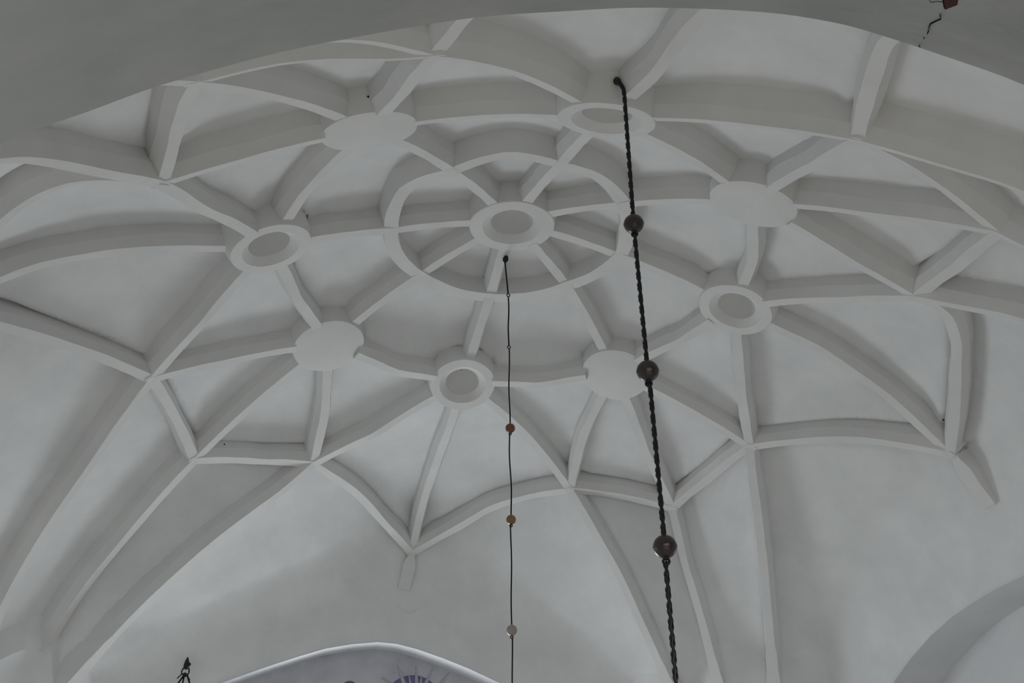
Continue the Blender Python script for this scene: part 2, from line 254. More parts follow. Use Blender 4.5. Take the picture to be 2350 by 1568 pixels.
    ('DNL', 'A8', 's', [[-2.085,-2.147,-0.815],[-2.233,-2.131,-0.865],[-2.38,-2.115,-0.918],[-2.527,-2.099,-0.977],[-2.674,-2.082,-1.039],[-2.821,-2.066,-1.107],[-2.968,-2.05,-1.178],[-3.115,-2.034,-1.254],[-3.263,-2.019,-1.333],[-3.413,-2.006,-1.414],[-3.564,-1.994,-1.498],[-3.714,-1.982,-1.587],[-3.865,-1.97,-1.681]]),
    ('DNL', 'KNL', 's', [[-2.085,-2.147,-0.815],[-2.207,-2.276,-0.881],[-2.33,-2.405,-0.952],[-2.452,-2.534,-1.03],[-2.574,-2.664,-1.115],[-2.696,-2.793,-1.205],[-2.818,-2.922,-1.302],[-2.94,-3.051,-1.406],[-3.061,-3.181,-1.514],[-3.182,-3.313,-1.627],[-3.302,-3.445,-1.747],[-3.423,-3.577,-1.872],[-3.543,-3.709,-2.004]]),
    ('DNL', 'A7', 's', [[-2.085,-2.147,-0.815],[-2.057,-2.309,-0.86],[-2.029,-2.472,-0.911],[-2.001,-2.634,-0.968],[-1.973,-2.796,-1.029],[-1.945,-2.958,-1.097],[-1.922,-3.122,-1.167],[-1.907,-3.288,-1.24],[-1.894,-3.454,-1.317],[-1.881,-3.62,-1.4],[-1.868,-3.787,-1.488],[-1.855,-3.953,-1.581],[-1.842,-4.119,-1.681]]),
    ('RN', 'A7', 's', [[0.055,-2.916,-0.84],[-0.102,-3.018,-0.87],[-0.26,-3.121,-0.906],[-0.418,-3.223,-0.949],[-0.576,-3.326,-1.0],[-0.734,-3.429,-1.057],[-0.891,-3.531,-1.122],[-1.049,-3.633,-1.194],[-1.208,-3.732,-1.276],[-1.366,-3.829,-1.366],[-1.525,-3.926,-1.464],[-1.683,-4.022,-1.569],[-1.842,-4.119,-1.681]]),
    ('RN', 'A6', 's', [[0.055,-2.916,-0.84],[0.202,-3.012,-0.877],[0.348,-3.108,-0.92],[0.494,-3.204,-0.969],[0.641,-3.299,-1.025],[0.787,-3.395,-1.087],[0.933,-3.491,-1.155],[1.079,-3.587,-1.23],[1.228,-3.686,-1.309],[1.379,-3.789,-1.393],[1.531,-3.893,-1.482],[1.682,-3.996,-1.578],[1.834,-4.1,-1.681]]),
    ('DNR', 'A6', 's', [[2.043,-2.055,-0.815],[2.03,-2.223,-0.861],[2.017,-2.391,-0.913],[2.004,-2.559,-0.971],[1.991,-2.727,-1.035],[1.979,-2.894,-1.105],[1.966,-3.062,-1.18],[1.952,-3.231,-1.26],[1.933,-3.402,-1.338],[1.908,-3.577,-1.415],[1.884,-3.751,-1.498],[1.859,-3.926,-1.586],[1.834,-4.1,-1.681]]),
    ('DNR', 'KNR', 's', [[2.043,-2.055,-0.815],[2.167,-2.18,-0.884],[2.292,-2.306,-0.96],[2.416,-2.431,-1.043],[2.541,-2.556,-1.131],[2.665,-2.681,-1.227],[2.79,-2.807,-1.328],[2.915,-2.939,-1.429],[3.039,-3.075,-1.531],[3.164,-3.212,-1.64],[3.289,-3.348,-1.755],[3.414,-3.485,-1.876],[3.538,-3.622,-2.004]]),
    ('DNR', 'A5', 's', [[2.043,-2.055,-0.815],[2.192,-2.047,-0.865],[2.342,-2.038,-0.92],[2.491,-2.03,-0.979],[2.641,-2.021,-1.043],[2.79,-2.013,-1.112],[2.94,-2.004,-1.185],[3.089,-1.996,-1.263],[3.241,-1.992,-1.342],[3.398,-1.996,-1.421],[3.556,-2.002,-1.503],[3.714,-2.008,-1.589],[3.872,-2.014,-1.681]]),
    ('RR', 'A5', 's', [[2.829,-0.065,-0.84],[2.917,-0.223,-0.88],[3.004,-0.381,-0.927],[3.091,-0.538,-0.98],[3.179,-0.696,-1.04],[3.266,-0.854,-1.107],[3.354,-1.012,-1.181],[3.441,-1.17,-1.261],[3.528,-1.333,-1.34],[3.614,-1.503,-1.416],[3.7,-1.673,-1.497],[3.786,-1.843,-1.585],[3.872,-2.014,-1.681]]),
    ('RR', 'A4', 's', [[2.829,-0.065,-0.84],[2.925,0.116,-0.865],[3.022,0.298,-0.897],[3.118,0.479,-0.938],[3.214,0.66,-0.987],[3.311,0.842,-1.045],[3.407,1.023,-1.111],[3.504,1.204,-1.186],[3.606,1.382,-1.268],[3.71,1.558,-1.359],[3.815,1.734,-1.457],[3.919,1.91,-1.565],[4.024,2.087,-1.681]]),
    ('DFR', 'A4', 's', [[2.025,2.024,-0.815],[2.191,2.031,-0.859],[2.357,2.038,-0.908],[2.523,2.044,-0.963],[2.689,2.051,-1.024],[2.854,2.058,-1.09],[3.02,2.064,-1.161],[3.186,2.071,-1.238],[3.353,2.076,-1.319],[3.521,2.079,-1.401],[3.688,2.082,-1.489],[3.856,2.084,-1.582],[4.024,2.087,-1.681]]),
    ('DFR', 'KFR', 's', [[2.025,2.024,-0.815],[2.146,2.185,-0.87],[2.267,2.345,-0.933],[2.389,2.505,-1.004],[2.51,2.665,-1.083],[2.632,2.826,-1.171],[2.753,2.986,-1.266],[2.878,3.145,-1.37],[3.014,3.297,-1.481],[3.158,3.447,-1.6],[3.303,3.596,-1.726],[3.447,3.745,-1.861],[3.591,3.894,-2.004]]),
    ('DFR', 'A3', 's', [[2.025,2.024,-0.815],[2.022,2.217,-0.843],[2.018,2.409,-0.878],[2.015,2.601,-0.92],[2.012,2.793,-0.97],[2.009,2.986,-1.027],[2.006,3.178,-1.091],[2.006,3.37,-1.164],[2.016,3.56,-1.25],[2.034,3.75,-1.347],[2.052,3.939,-1.451],[2.069,4.128,-1.562],[2.087,4.318,-1.681]]),
    ('RF', 'A3', 's', [[0.003,2.803,-0.84],[0.177,2.928,-0.857],[0.352,3.052,-0.882],[0.527,3.177,-0.917],[0.701,3.301,-0.961],[0.876,3.426,-1.015],[1.051,3.551,-1.077],[1.225,3.675,-1.149],[1.399,3.801,-1.233],[1.571,3.93,-1.33],[1.743,4.059,-1.438],[1.915,4.189,-1.554],[2.087,4.318,-1.681]]),
    ('A1', 'KFL', 's', [[-1.877,4.244,-1.681],[-2.011,4.202,-1.693],[-2.146,4.16,-1.71],[-2.281,4.118,-1.731],[-2.416,4.076,-1.756],[-2.551,4.034,-1.784],[-2.686,3.988,-1.809],[-2.822,3.94,-1.832],[-2.957,3.893,-1.858],[-3.093,3.845,-1.889],[-3.228,3.797,-1.923],[-3.364,3.749,-1.962],[-3.499,3.701,-2.004]]),
    ('KFL', 'A2', 's', [[-3.499,3.701,-2.004],[-3.547,3.56,-1.953],[-3.595,3.419,-1.907],[-3.642,3.278,-1.865],[-3.69,3.137,-1.827],[-3.738,2.997,-1.793],[-3.785,2.856,-1.764],[-3.831,2.715,-1.739],[-3.876,2.574,-1.719],[-3.921,2.434,-1.703],[-3.966,2.293,-1.691],[-4.011,2.152,-1.684],[-4.056,2.011,-1.681]]),
    ('A3', 'KFR', 's', [[2.087,4.318,-1.681],[2.211,4.283,-1.689],[2.336,4.248,-1.701],[2.46,4.213,-1.716],[2.585,4.178,-1.735],[2.709,4.143,-1.757],[2.834,4.108,-1.782],[2.96,4.073,-1.811],[3.086,4.037,-1.843],[3.212,4.001,-1.878],[3.338,3.965,-1.917],[3.465,3.93,-1.959],[3.591,3.894,-2.004]]),
    ('KFR', 'A4', 's', [[3.591,3.894,-2.004],[3.635,3.743,-1.959],[3.678,3.591,-1.918],[3.722,3.44,-1.882],[3.766,3.289,-1.851],[3.809,3.138,-1.824],[3.847,2.987,-1.796],[3.877,2.837,-1.766],[3.906,2.687,-1.739],[3.936,2.537,-1.717],[3.965,2.387,-1.7],[3.994,2.237,-1.688],[4.024,2.087,-1.681]]),
    ('A5', 'KNR', 's', [[3.872,-2.014,-1.681],[3.85,-2.147,-1.696],[3.829,-2.28,-1.715],[3.808,-2.413,-1.737],[3.786,-2.546,-1.764],[3.765,-2.679,-1.794],[3.741,-2.813,-1.824],[3.709,-2.947,-1.848],[3.675,-3.082,-1.872],[3.641,-3.217,-1.899],[3.607,-3.352,-1.931],[3.573,-3.487,-1.966],[3.538,-3.622,-2.004]]),
    ('KNR', 'A6', 's', [[3.538,-3.622,-2.004],[3.392,-3.663,-1.947],[3.25,-3.706,-1.898],[3.112,-3.75,-1.856],[2.975,-3.794,-1.818],[2.836,-3.837,-1.784],[2.695,-3.878,-1.755],[2.555,-3.919,-1.731],[2.414,-3.959,-1.711],[2.271,-3.998,-1.696],[2.126,-4.032,-1.686],[1.98,-4.066,-1.681],[1.834,-4.1,-1.681]]),
    ('A7', 'KNL', 's', [[-1.842,-4.119,-1.681],[-1.98,-4.079,-1.691],[-2.119,-4.04,-1.704],[-2.26,-4.009,-1.712],[-2.401,-3.983,-1.72],[-2.543,-3.957,-1.732],[-2.685,-3.929,-1.751],[-2.829,-3.898,-1.776],[-2.974,-3.865,-1.808],[-3.122,-3.826,-1.851],[-3.272,-3.784,-1.901],[-3.411,-3.745,-1.952],[-3.543,-3.709,-2.004]]),
    ('KNL', 'A8', 's', [[-3.543,-3.709,-2.004],[-3.576,-3.567,-1.951],[-3.61,-3.425,-1.902],[-3.639,-3.281,-1.859],[-3.665,-3.136,-1.821],[-3.69,-2.99,-1.789],[-3.715,-2.844,-1.76],[-3.738,-2.698,-1.737],[-3.761,-2.551,-1.718],[-3.784,-2.404,-1.703],[-3.808,-2.258,-1.692],[-3.835,-2.114,-1.684],[-3.865,-1.97,-1.681]]),
    ('RF', 'WF', 'RW', [[0.003,2.803,-0.84],[0.009,3.079,-0.923],[0.016,3.356,-1.006],[0.02,3.631,-1.083],[0.019,3.901,-1.149],[0.015,4.17,-1.212],[0.01,4.443,-1.292],[0.005,4.721,-1.382],[-0.002,4.998,-1.472],[-0.012,5.274,-1.593],[-0.025,5.55,-1.774],[-0.038,5.825,-2.009],[-0.051,6.1,-2.313]]),
    ('RR', 'WR', 'RW', [[2.829,-0.065,-0.84],[3.057,-0.061,-0.919],[3.285,-0.057,-0.997],[3.513,-0.054,-1.075],[3.741,-0.05,-1.153],[3.968,-0.043,-1.238],[4.195,-0.024,-1.351],[4.421,0.002,-1.475],[4.647,0.027,-1.596],[4.871,0.042,-1.739],[5.093,0.048,-1.937],[5.328,0.037,-2.183],[5.584,0.0,-2.489]]),
    ('RL', 'WL', 'RW', [[-2.861,0.055,-0.84],[-3.128,0.041,-0.895],[-3.394,0.027,-0.95],[-3.661,0.013,-1.005],[-3.921,0.001,-1.063],[-4.169,-0.007,-1.125],[-4.415,-0.013,-1.199],[-4.664,-0.01,-1.285],[-4.914,-0.002,-1.382],[-5.168,0.003,-1.506],[-5.423,0.005,-1.685],[-5.685,0.004,-1.911],[-5.95,0.0,-2.2]]),
    ('RN', 'WN', 's', [[0.055,-2.916,-0.84],[0.071,-3.164,-0.907],[0.086,-3.411,-0.986],[0.102,-3.659,-1.078],[0.104,-3.913,-1.172],[0.084,-4.175,-1.26],[0.059,-4.441,-1.355],[0.038,-4.714,-1.459],[0.029,-4.984,-1.585],[0.04,-5.236,-1.749],[0.06,-5.481,-1.936],[0.08,-5.725,-2.137],[0.1,-5.97,-2.35]]),
    ('A1', 'WF', 'AW', [[-1.877,4.244,-1.681],[-1.718,4.395,-1.695],[-1.56,4.546,-1.715],[-1.402,4.697,-1.74],[-1.243,4.849,-1.771],[-1.09,5.003,-1.815],[-0.944,5.161,-1.873],[-0.799,5.321,-1.94],[-0.654,5.48,-2.011],[-0.505,5.637,-2.081],[-0.354,5.791,-2.153],[-0.202,5.946,-2.23],[-0.051,6.1,-2.313]]),
    ('A3', 'WF', 'AW', [[2.087,4.318,-1.681],[1.902,4.457,-1.672],[1.717,4.596,-1.67],[1.529,4.739,-1.682],[1.336,4.887,-1.709],[1.144,5.036,-1.744],[0.963,5.189,-1.802],[0.797,5.345,-1.886],[0.631,5.5,-1.973],[0.462,5.651,-2.053],[0.291,5.8,-2.134],[0.12,5.95,-2.221],[-0.051,6.1,-2.313]]),
    ('A4', 'WR', 'AW', [[4.024,2.087,-1.681],[4.151,1.913,-1.704],[4.278,1.739,-1.735],[4.407,1.564,-1.773],[4.538,1.386,-1.816],[4.671,1.206,-1.865],[4.804,1.027,-1.922],[4.933,0.853,-1.991],[5.058,0.685,-2.073],[5.183,0.518,-2.164],[5.312,0.348,-2.263],[5.447,0.175,-2.372],[5.584,0.0,-2.489]]),
    ('A5', 'WR', 'AW', [[3.872,-2.014,-1.681],[4.151,-1.968,-1.714],[4.366,-1.866,-1.751],[4.526,-1.714,-1.792],[4.677,-1.556,-1.841],[4.809,-1.377,-1.898],[4.927,-1.185,-1.962],[5.045,-0.993,-2.034],[5.163,-0.801,-2.113],[5.275,-0.606,-2.198],[5.38,-0.405,-2.288],[5.482,-0.202,-2.385],[5.584,-0.0,-2.489]]),
    ('A8', 'WL', 'AW', [[-3.865,-1.97,-1.681],[-4.104,-1.872,-1.625],[-4.348,-1.771,-1.58],[-4.594,-1.659,-1.559],[-4.811,-1.523,-1.569],[-4.999,-1.368,-1.599],[-5.168,-1.198,-1.646],[-5.321,-1.016,-1.708],[-5.453,-0.818,-1.792],[-5.577,-0.613,-1.887],[-5.702,-0.409,-1.987],[-5.826,-0.204,-2.091],[-5.95,0.0,-2.2]]),
    ('A2', 'WL', 'AW', [[-4.056,2.011,-1.681],[-4.21,1.843,-1.695],[-4.363,1.675,-1.715],[-4.516,1.507,-1.739],[-4.671,1.338,-1.768],[-4.83,1.17,-1.803],[-4.994,1.001,-1.843],[-5.157,0.831,-1.888],[-5.32,0.662,-1.937],[-5.482,0.494,-1.993],[-5.639,0.329,-2.056],[-5.794,0.164,-2.126],[-5.95,0.0,-2.2]]),
    ('A6', 'WNr', 'AW', [[1.834,-4.1,-1.681],[1.753,-4.253,-1.703],[1.671,-4.406,-1.732],[1.59,-4.559,-1.768],[1.508,-4.712,-1.812],[1.426,-4.865,-1.861],[1.342,-5.021,-1.915],[1.257,-5.179,-1.972],[1.172,-5.337,-2.035],[1.095,-5.495,-2.113],[1.041,-5.653,-2.214],[0.995,-5.812,-2.328],[0.95,-5.97,-2.45]]),
    ('A7', 'WNl', 'AW', [[-1.842,-4.119,-1.681],[-1.811,-4.274,-1.717],[-1.782,-4.43,-1.763],[-1.757,-4.59,-1.813],[-1.728,-4.749,-1.876],[-1.694,-4.903,-1.955],[-1.658,-5.055,-2.045],[-1.621,-5.208,-2.146],[-1.585,-5.36,-2.257],[-1.549,-5.513,-2.377],[-1.513,-5.665,-2.508],[-1.476,-5.818,-2.649],[-1.44,-5.97,-2.8]]),
    ('A1', 'EFL1', 'E', [[-1.877,4.244,-1.681],[-2.09,4.336,-1.897],[-2.312,4.421,-2.104],[-2.543,4.498,-2.296],[-2.776,4.573,-2.495],[-3.011,4.65,-2.708],[-3.248,4.728,-2.936],[-3.477,4.807,-3.173],[-3.7,4.885,-3.417],[-3.923,4.963,-3.672],[-4.142,5.043,-3.941],[-4.358,5.125,-4.226],[-4.574,5.207,-4.522]]),
    ('KFL', 'EFLk', 'E', [[-3.499,3.701,-2.004],[-3.64,3.818,-2.16],[-3.78,3.935,-2.323],[-3.921,4.053,-2.496],[-4.061,4.17,-2.676],[-4.202,4.287,-2.865],[-4.344,4.404,-3.059],[-4.487,4.519,-3.258],[-4.631,4.634,-3.467],[-4.769,4.754,-3.697],[-4.901,4.878,-3.95],[-5.029,5.001,-4.21],[-5.159,5.123,-4.471]]),
    ('A2', 'EFL2', 'E', [[-4.056,2.011,-1.681],[-4.196,2.213,-1.85],[-4.338,2.417,-2.034],[-4.482,2.621,-2.233],[-4.626,2.826,-2.441],[-4.773,3.029,-2.658],[-4.923,3.231,-2.884],[-5.071,3.431,-3.116],[-5.21,3.631,-3.353],[-5.338,3.833,-3.596],[-5.46,4.036,-3.849],[-5.573,4.243,-4.121],[-5.677,4.455,-4.409]]),
    ('A3', 'EFR1', 'E', [[2.087,4.318,-1.681],[2.221,4.364,-1.856],[2.354,4.409,-2.042],[2.491,4.454,-2.237],[2.634,4.497,-2.443],[2.78,4.539,-2.659],[2.922,4.584,-2.891],[3.06,4.633,-3.14],[3.197,4.682,-3.4],[3.335,4.73,-3.665],[3.473,4.776,-3.935],[3.61,4.822,-4.214],[3.748,4.868,-4.503]]),
    ('KFR', 'EFRk', 'E', [[3.591,3.894,-2.004],[3.64,3.94,-2.163],[3.69,3.986,-2.33],[3.739,4.033,-2.506],[3.79,4.078,-2.691],[3.85,4.121,-2.889],[3.92,4.16,-3.099],[3.99,4.199,-3.318],[4.059,4.238,-3.544],[4.123,4.277,-3.773],[4.184,4.317,-4.005],[4.244,4.357,-4.245],[4.304,4.397,-4.496]]),
    ('A4', 'EFR2', 'E', [[4.024,2.087,-1.681],[4.107,2.243,-1.873],[4.192,2.397,-2.071],[4.277,2.548,-2.274],[4.362,2.699,-2.486],[4.446,2.85,-2.706],[4.526,3.002,-2.932],[4.603,3.155,-3.164],[4.681,3.307,-3.406],[4.757,3.462,-3.661],[4.829,3.62,-3.933],[4.9,3.781,-4.218],[4.972,3.94,-4.512]]),
    ('A5', 'ENR2', 'E', [[3.872,-2.014,-1.681],[3.977,-2.228,-1.85],[4.084,-2.447,-2.025],[4.192,-2.674,-2.203],[4.299,-2.897,-2.393],[4.399,-3.102,-2.608],[4.497,-3.301,-2.838],[4.596,-3.5,-3.078],[4.694,-3.699,-3.328],[4.792,-3.898,-3.587],[4.89,-4.096,-3.856],[4.988,-4.295,-4.135],[5.086,-4.494,-4.424]]),
    ('KNR', 'ENRk', 'E', [[3.538,-3.622,-2.004],[3.649,-3.715,-2.173],[3.759,-3.82,-2.336],[3.872,-3.926,-2.51],[3.986,-4.033,-2.692],[4.099,-4.14,-2.884],[4.213,-4.246,-3.083],[4.326,-4.353,-3.291],[4.44,-4.459,-3.508],[4.553,-4.566,-3.733],[4.667,-4.672,-3.966],[4.78,-4.779,-4.208],[4.894,-4.885,-4.459]]),
    ('A6', 'ENR1', 'E', [[1.834,-4.1,-1.681],[2.047,-4.216,-1.828],[2.26,-4.332,-1.985],[2.485,-4.459,-2.156],[2.728,-4.596,-2.346],[2.953,-4.703,-2.558],[3.16,-4.78,-2.787],[3.365,-4.855,-3.027],[3.571,-4.93,-3.277],[3.776,-5.005,-3.536],[3.982,-5.08,-3.806],[4.187,-5.155,-4.085],[4.392,-5.23,-4.373]]),
    ('A8', 'ENL2', 'E', [[-3.865,-1.97,-1.681],[-3.992,-2.204,-1.838],[-4.119,-2.438,-2.005],[-4.251,-2.678,-2.176],[-4.391,-2.928,-2.347],[-4.525,-3.179,-2.526],[-4.647,-3.419,-2.724],[-4.767,-3.641,-2.955],[-4.886,-3.856,-3.205],[-5.006,-4.071,-3.464],[-5.125,-4.286,-3.734],[-5.245,-4.501,-4.013],[-5.365,-4.716,-4.301]]),
    ('KNL', 'ENLk', 'E', [[-3.543,-3.709,-2.004],[-3.681,-3.84,-2.146],[-3.817,-3.965,-2.305],[-3.951,-4.083,-2.479],[-4.085,-4.2,-2.661],[-4.219,-4.318,-2.852],[-4.353,-4.435,-3.052],[-4.487,-4.553,-3.26],[-4.621,-4.671,-3.476],[-4.755,-4.788,-3.701],[-4.889,-4.906,-3.935],[-5.023,-5.024,-4.177],[-5.156,-5.141,-4.427]]),
    ('A7', 'ENL1', 'E', [[-1.842,-4.119,-1.681],[-2.083,-4.261,-1.81],[-2.343,-4.401,-1.95],[-2.599,-4.52,-2.121],[-2.832,-4.614,-2.328],[-3.062,-4.704,-2.549],[-3.292,-4.794,-2.779],[-3.522,-4.884,-3.018],[-3.751,-4.974,-3.268],[-3.981,-5.064,-3.527],[-4.211,-5.154,-3.797],[-4.441,-5.244,-4.076],[-4.671,-5.334,-4.365]]),
]
def Z(p): return (p[0], p[1], p[2]+ZF)
X0, X1, Y0, Y1 = -6.30, 6.15, -5.95, 6.35
DEPTH = .25

# near arch opening (x, z) on the plane y = Y0, left foot to right foot
ARCH = [(-5.3, -9.0), (-5.25, -7.2), (-5.0, -5.9), (-4.5, -5.05), (-4.0, -4.53), (-3.7, -4.28), (-3.42, -4.05), (-3.01, -3.77), (-2.65, -3.56),
        (-2.01, -3.23), (-1.44, -3.01), (-.91, -2.83), (-.19, -2.66), (.27, -2.61), (.57, -2.62), (1.09, -2.69), (1.64, -2.79),
        (2.3, -3.02), (2.9, -3.33), (3.5, -3.72), (4.1, -4.22), (4.6, -4.8), (5.05, -5.7), (5.3, -7.0), (5.35, -9.0)]

# ------------------------------------------------------------------ the web surface
H = .05
sm = lambda t: np.clip(t, 0, 1)**2*(3-2*np.clip(t, 0, 1))
xs = np.linspace(X0, X1, int(round((X1-X0)/H))+1); ys = np.linspace(Y0, Y1, int(round((Y1-Y0)/H))+1)
GX, GY = np.meshgrid(xs, ys, indexing='ij')
best = np.full(GX.shape, 9.0); U = np.full(GX.shape, -2.0)
def resample(P, n):
    P = np.array(P, float); m = len(P); t = np.linspace(0, m-1, n); i = np.clip(t.astype(int), 0, m-2); f = (t-i)[:, None]
    g = lambda k: P[np.clip(k, 0, m-1)]
    p0, p1, p2, p3 = g(i-1), g(i), g(i+1), g(i+2)
    p0 = np.where((i == 0)[:, None], 2*p1-p2, p0); p3 = np.where((i == m-2)[:, None], 2*p2-p1, p3)
    return .5*((2*p1)+(-p0+p2)*f+(2*p0-5*p1+4*p2-p3)*f*f+(-p0+3*p1-3*p2+p3)*f**3)
curves = []
for a, b, kind, P in RIBS:
    Q = resample(P, 160)
    if kind == 'E':      # the springing runs on down into the corner
        d = Q[-1]-Q[-12]; d /= np.linalg.norm(d); Q = np.vstack([Q, Q[-1]+np.arange(1, 40)[:, None]*.02*d])
    curves.append(Q)
    ix = np.where((xs > Q[:, 0].min()-.2) & (xs < Q[:, 0].max()+.2))[0]; iy = np.where((ys > Q[:, 1].min()-.2) & (ys < Q[:, 1].max()+.2))[0]
    if not len(ix) or not len(iy): continue
    sl = np.ix_(ix, iy)
    d = np.hypot(GX[sl][..., None]-Q[:, 0], GY[sl][..., None]-Q[:, 1]); k = d.argmin(-1); dm = d.min(-1)
    up = dm < best[sl]
    bb = best[sl]; bb[up] = dm[up]; best[sl] = bb
    uu = U[sl]; uu[up] = Q[k][up][..., 2]; U[sl] = uu
mask = best < .085
C0 = np.array(NODES['C'])
BOSS = ['C', 'RN', 'RL', 'RF', 'RR', 'DNL', 'DFL', 'DFR', 'DNR']
boss_n = {}
for k in BOSS:
    p = np.array(NODES[k]); d = p[:2]-C0[:2]; r = np.hypot(*d)
    g = -.42*d/r if r > .5 else np.zeros(2)
    boss_n[k] = np.array([-g[0], -g[1], 1.0])/math.sqrt(1+g@g)
    R = np.hypot(GX-p[0], GY-p[1]) < (.50 if k == 'C' else .46)
    U[R] = (p[2]+g[0]*(GX-p[0])+g[1]*(GY-p[1]))[R]; mask |= R
edge = np.zeros_like(mask)
def setb(sl, val):
    U[sl] = val; edge[sl] = True
ax, ay = np.abs(xs-.0)/6.3, np.abs(ys)/6.2
FA = [(-6.3, -5.6), (-4.6, -5.0), (-3.4, -4.62), (-2.77, -4.36), (-2.04, -4.06), (-1.29, -3.79), (-.9, -3.705), (-.49, -3.65), (-.18, -3.665), (.14, -3.73), (.98, -3.99), (1.51, -4.2), (2.4, -4.6), (4, -5.0), (6.15, -5.6)]
RA = [(-6, -5.6), (-4.2, -4.9), (-3.4, -4.62), (-2.6, -4.30), (-1.9, -4.10), (-1.2, -3.99), (-.43, -3.945), (.4, -3.97), (1.28, -4.09), (2.33, -4.43), (3.2, -4.8), (4.4, -5.15), (6.35, -5.6)]
setb((0, slice(None)), np.interp(ys, *zip(*RA)))
setb((-1, slice(None)), np.interp(ys, *zip(*RA)))
setb((slice(None), -1), np.interp(xs, *zip(*FA)))
az = np.interp(xs, [q[0] for q in ARCH], [q[1] for q in ARCH])
setb((slice(None), 0), np.clip(az+.12, -5.2, 0))
fixed = mask | edge
# solid springers in the four corners: inside this distance the web is flush with the ribs
CORN = [(X0, Y1, 1.80), (X1, Y1, 2.62), (X1, Y0, 1.72), (X0, Y0, 1.75)]
cd_ = np.stack([np.hypot(GX-a, GY-b)-r for a, b, r in CORN]); cdist = cd_.min(0); cdr = 0.0
K = .78
U0 = U.copy(); U0[~fixed] = -2
w_ = 1.93
ii, jj = np.meshgrid(np.arange(U.shape[0]), np.arange(U.shape[1]), indexing='ij')
free = ~fixed; free[0] = free[-1] = False; free[:, 0] = free[:, -1] = False
pars = [free & ((ii+jj) % 2 == q) for q in (0, 1)]
KF = K*sm((cdist-cdr)/.5)
for it in range(420):
    for q in (0, 1):
        nb = np.zeros_like(U0); nb[1:-1, 1:-1] = .25*(U0[2:, 1:-1]+U0[:-2, 1:-1]+U0[1:-1, 2:]+U0[1:-1, :-2]+KF[1:-1, 1:-1]*H*H)
        U0[pars[q]] += w_*(nb-U0)[pars[q]]
gx, gy = np.gradient(U0, H)
slope = np.minimum(np.sqrt(1+gx*gx+gy*gy), 2.0)
for _ in range(6):
    slope[1:-1, 1:-1] = (slope[1:-1, 1:-1]*2+slope[2:, 1:-1]+slope[:-2, 1:-1]+slope[1:-1, 2:]+slope[1:-1, :-2])/6
dw = np.minimum.reduce([GX-X0, X1-GX, Y1-GY, GY-Y0])
dep = DEPTH*slope*sm(dw/.5)
WEB = U0+dep
# the lunettes turn into the walls with a rounded, nearly upright edge
tt_ = np.clip(dw/.9, 1e-3, 1)
ix_ = np.argmin(np.stack([GX-X0, X1-GX, Y1-GY, GY-Y0]), 0)
zb_ = np.choose(ix_, [np.broadcast_to(U0[0][None, :], U0.shape), np.broadcast_to(U0[-1][None, :], U0.shape),
                      np.broadcast_to(U0[:, -1][:, None], U0.shape), np.broadcast_to(U0[:, 0][:, None], U0.shape)])
lun = sm((U0+4.4)/.5)*sm((best-.1)/.35)*(ix_ != 3)
# finer mesh lines next to the walls
fx = np.array([.003, .008, .015, .025, .0375, .075, .125, .175])
fxs = np.unique(np.round(np.concatenate([xs, X0+fx, X1-fx]), 5)); fys = np.unique(np.round(np.concatenate([ys, Y1-fx]), 5))
def rs(A):
    i = np.clip((fxs-X0)/H, 0, len(xs)-1.0001); a = i.astype(int); f = (i-a)[:, None]
    j = np.clip((fys-Y0)/H, 0, len(ys)-1.0001); b = j.astype(int); g = (j-b)[None, :]
    return A[np.ix_(a, b)]*(1-f)*(1-g)+A[np.ix_(a+1, b)]*f*(1-g)+A[np.ix_(a, b+1)]*(1-f)*g+A[np.ix_(a+1, b+1)]*f*g
WEB, zb_, lun = rs(WEB), rs(zb_), rs(lun)
FX, FY = np.meshgrid(fxs, fys, indexing='ij')
tt_ = np.clip(np.minimum.reduce([FX-X0, X1-FX, Y1-FY, FY-Y0])/.9, 1e-4, 1); ease = tt_**(-.5*(1-tt_)**2)
WEB = WEB+np.where(WEB > zb_, (WEB-zb_)*(ease-1), 0)*lun
for q in range(14, 0, -1):          # always falling towards the walls
    WEB[:, -q] = np.minimum(WEB[:, -q], WEB[:, -q-1]-.004)
    WEB[-q] = np.minimum(WEB[-q], WEB[-q-1]-.004); WEB[q-1] = np.minimum(WEB[q-1], WEB[q]-.004)
for k in BOSS:
    if k[0] != 'D': WEB[np.hypot(FX-NODES[k][0], FY-NODES[k][1]) < .34] += .22
def rib_level(x, y):
    i = min(max((x-X0)/H, 0), len(xs)-1.001); j = min(max((y-Y0)/H, 0), len(ys)-1.001); a, b = int(i), int(j); f, g = i-a, j-b
    return U0[a, b]*(1-f)*(1-g)+U0[a+1, b]*f*(1-g)+U0[a, b+1]*(1-f)*g+U0[a+1, b+1]*f*g
def web_z(x, y):
    return float(WEB[np.abs(fxs-x).argmin(), np.abs(fys-y).argmin()])

# masonry backing of the vault (extrados) = the ceiling, its cells, ribs and bosses are its parts
st = 4; sx = np.append(np.arange(0, len(fxs)-1, st), len(fxs)-1); sy = np.append(np.arange(0, len(fys)-1, st), len(fys)-1)
Vb = [(fxs[i], fys[j], WEB[i, j]+ZF+.90) for i in sx for j in sy]
nb_ = len(sy)
ceiling = mesh_obj('ceiling', Vb, [(i*nb_+j, i*nb_+j+1, (i+1)*nb_+j+1, (i+1)*nb_+j) for i in range(len(sx)-1) for j in range(nb_-1)], M_WEB, smooth=True, kind='structure')

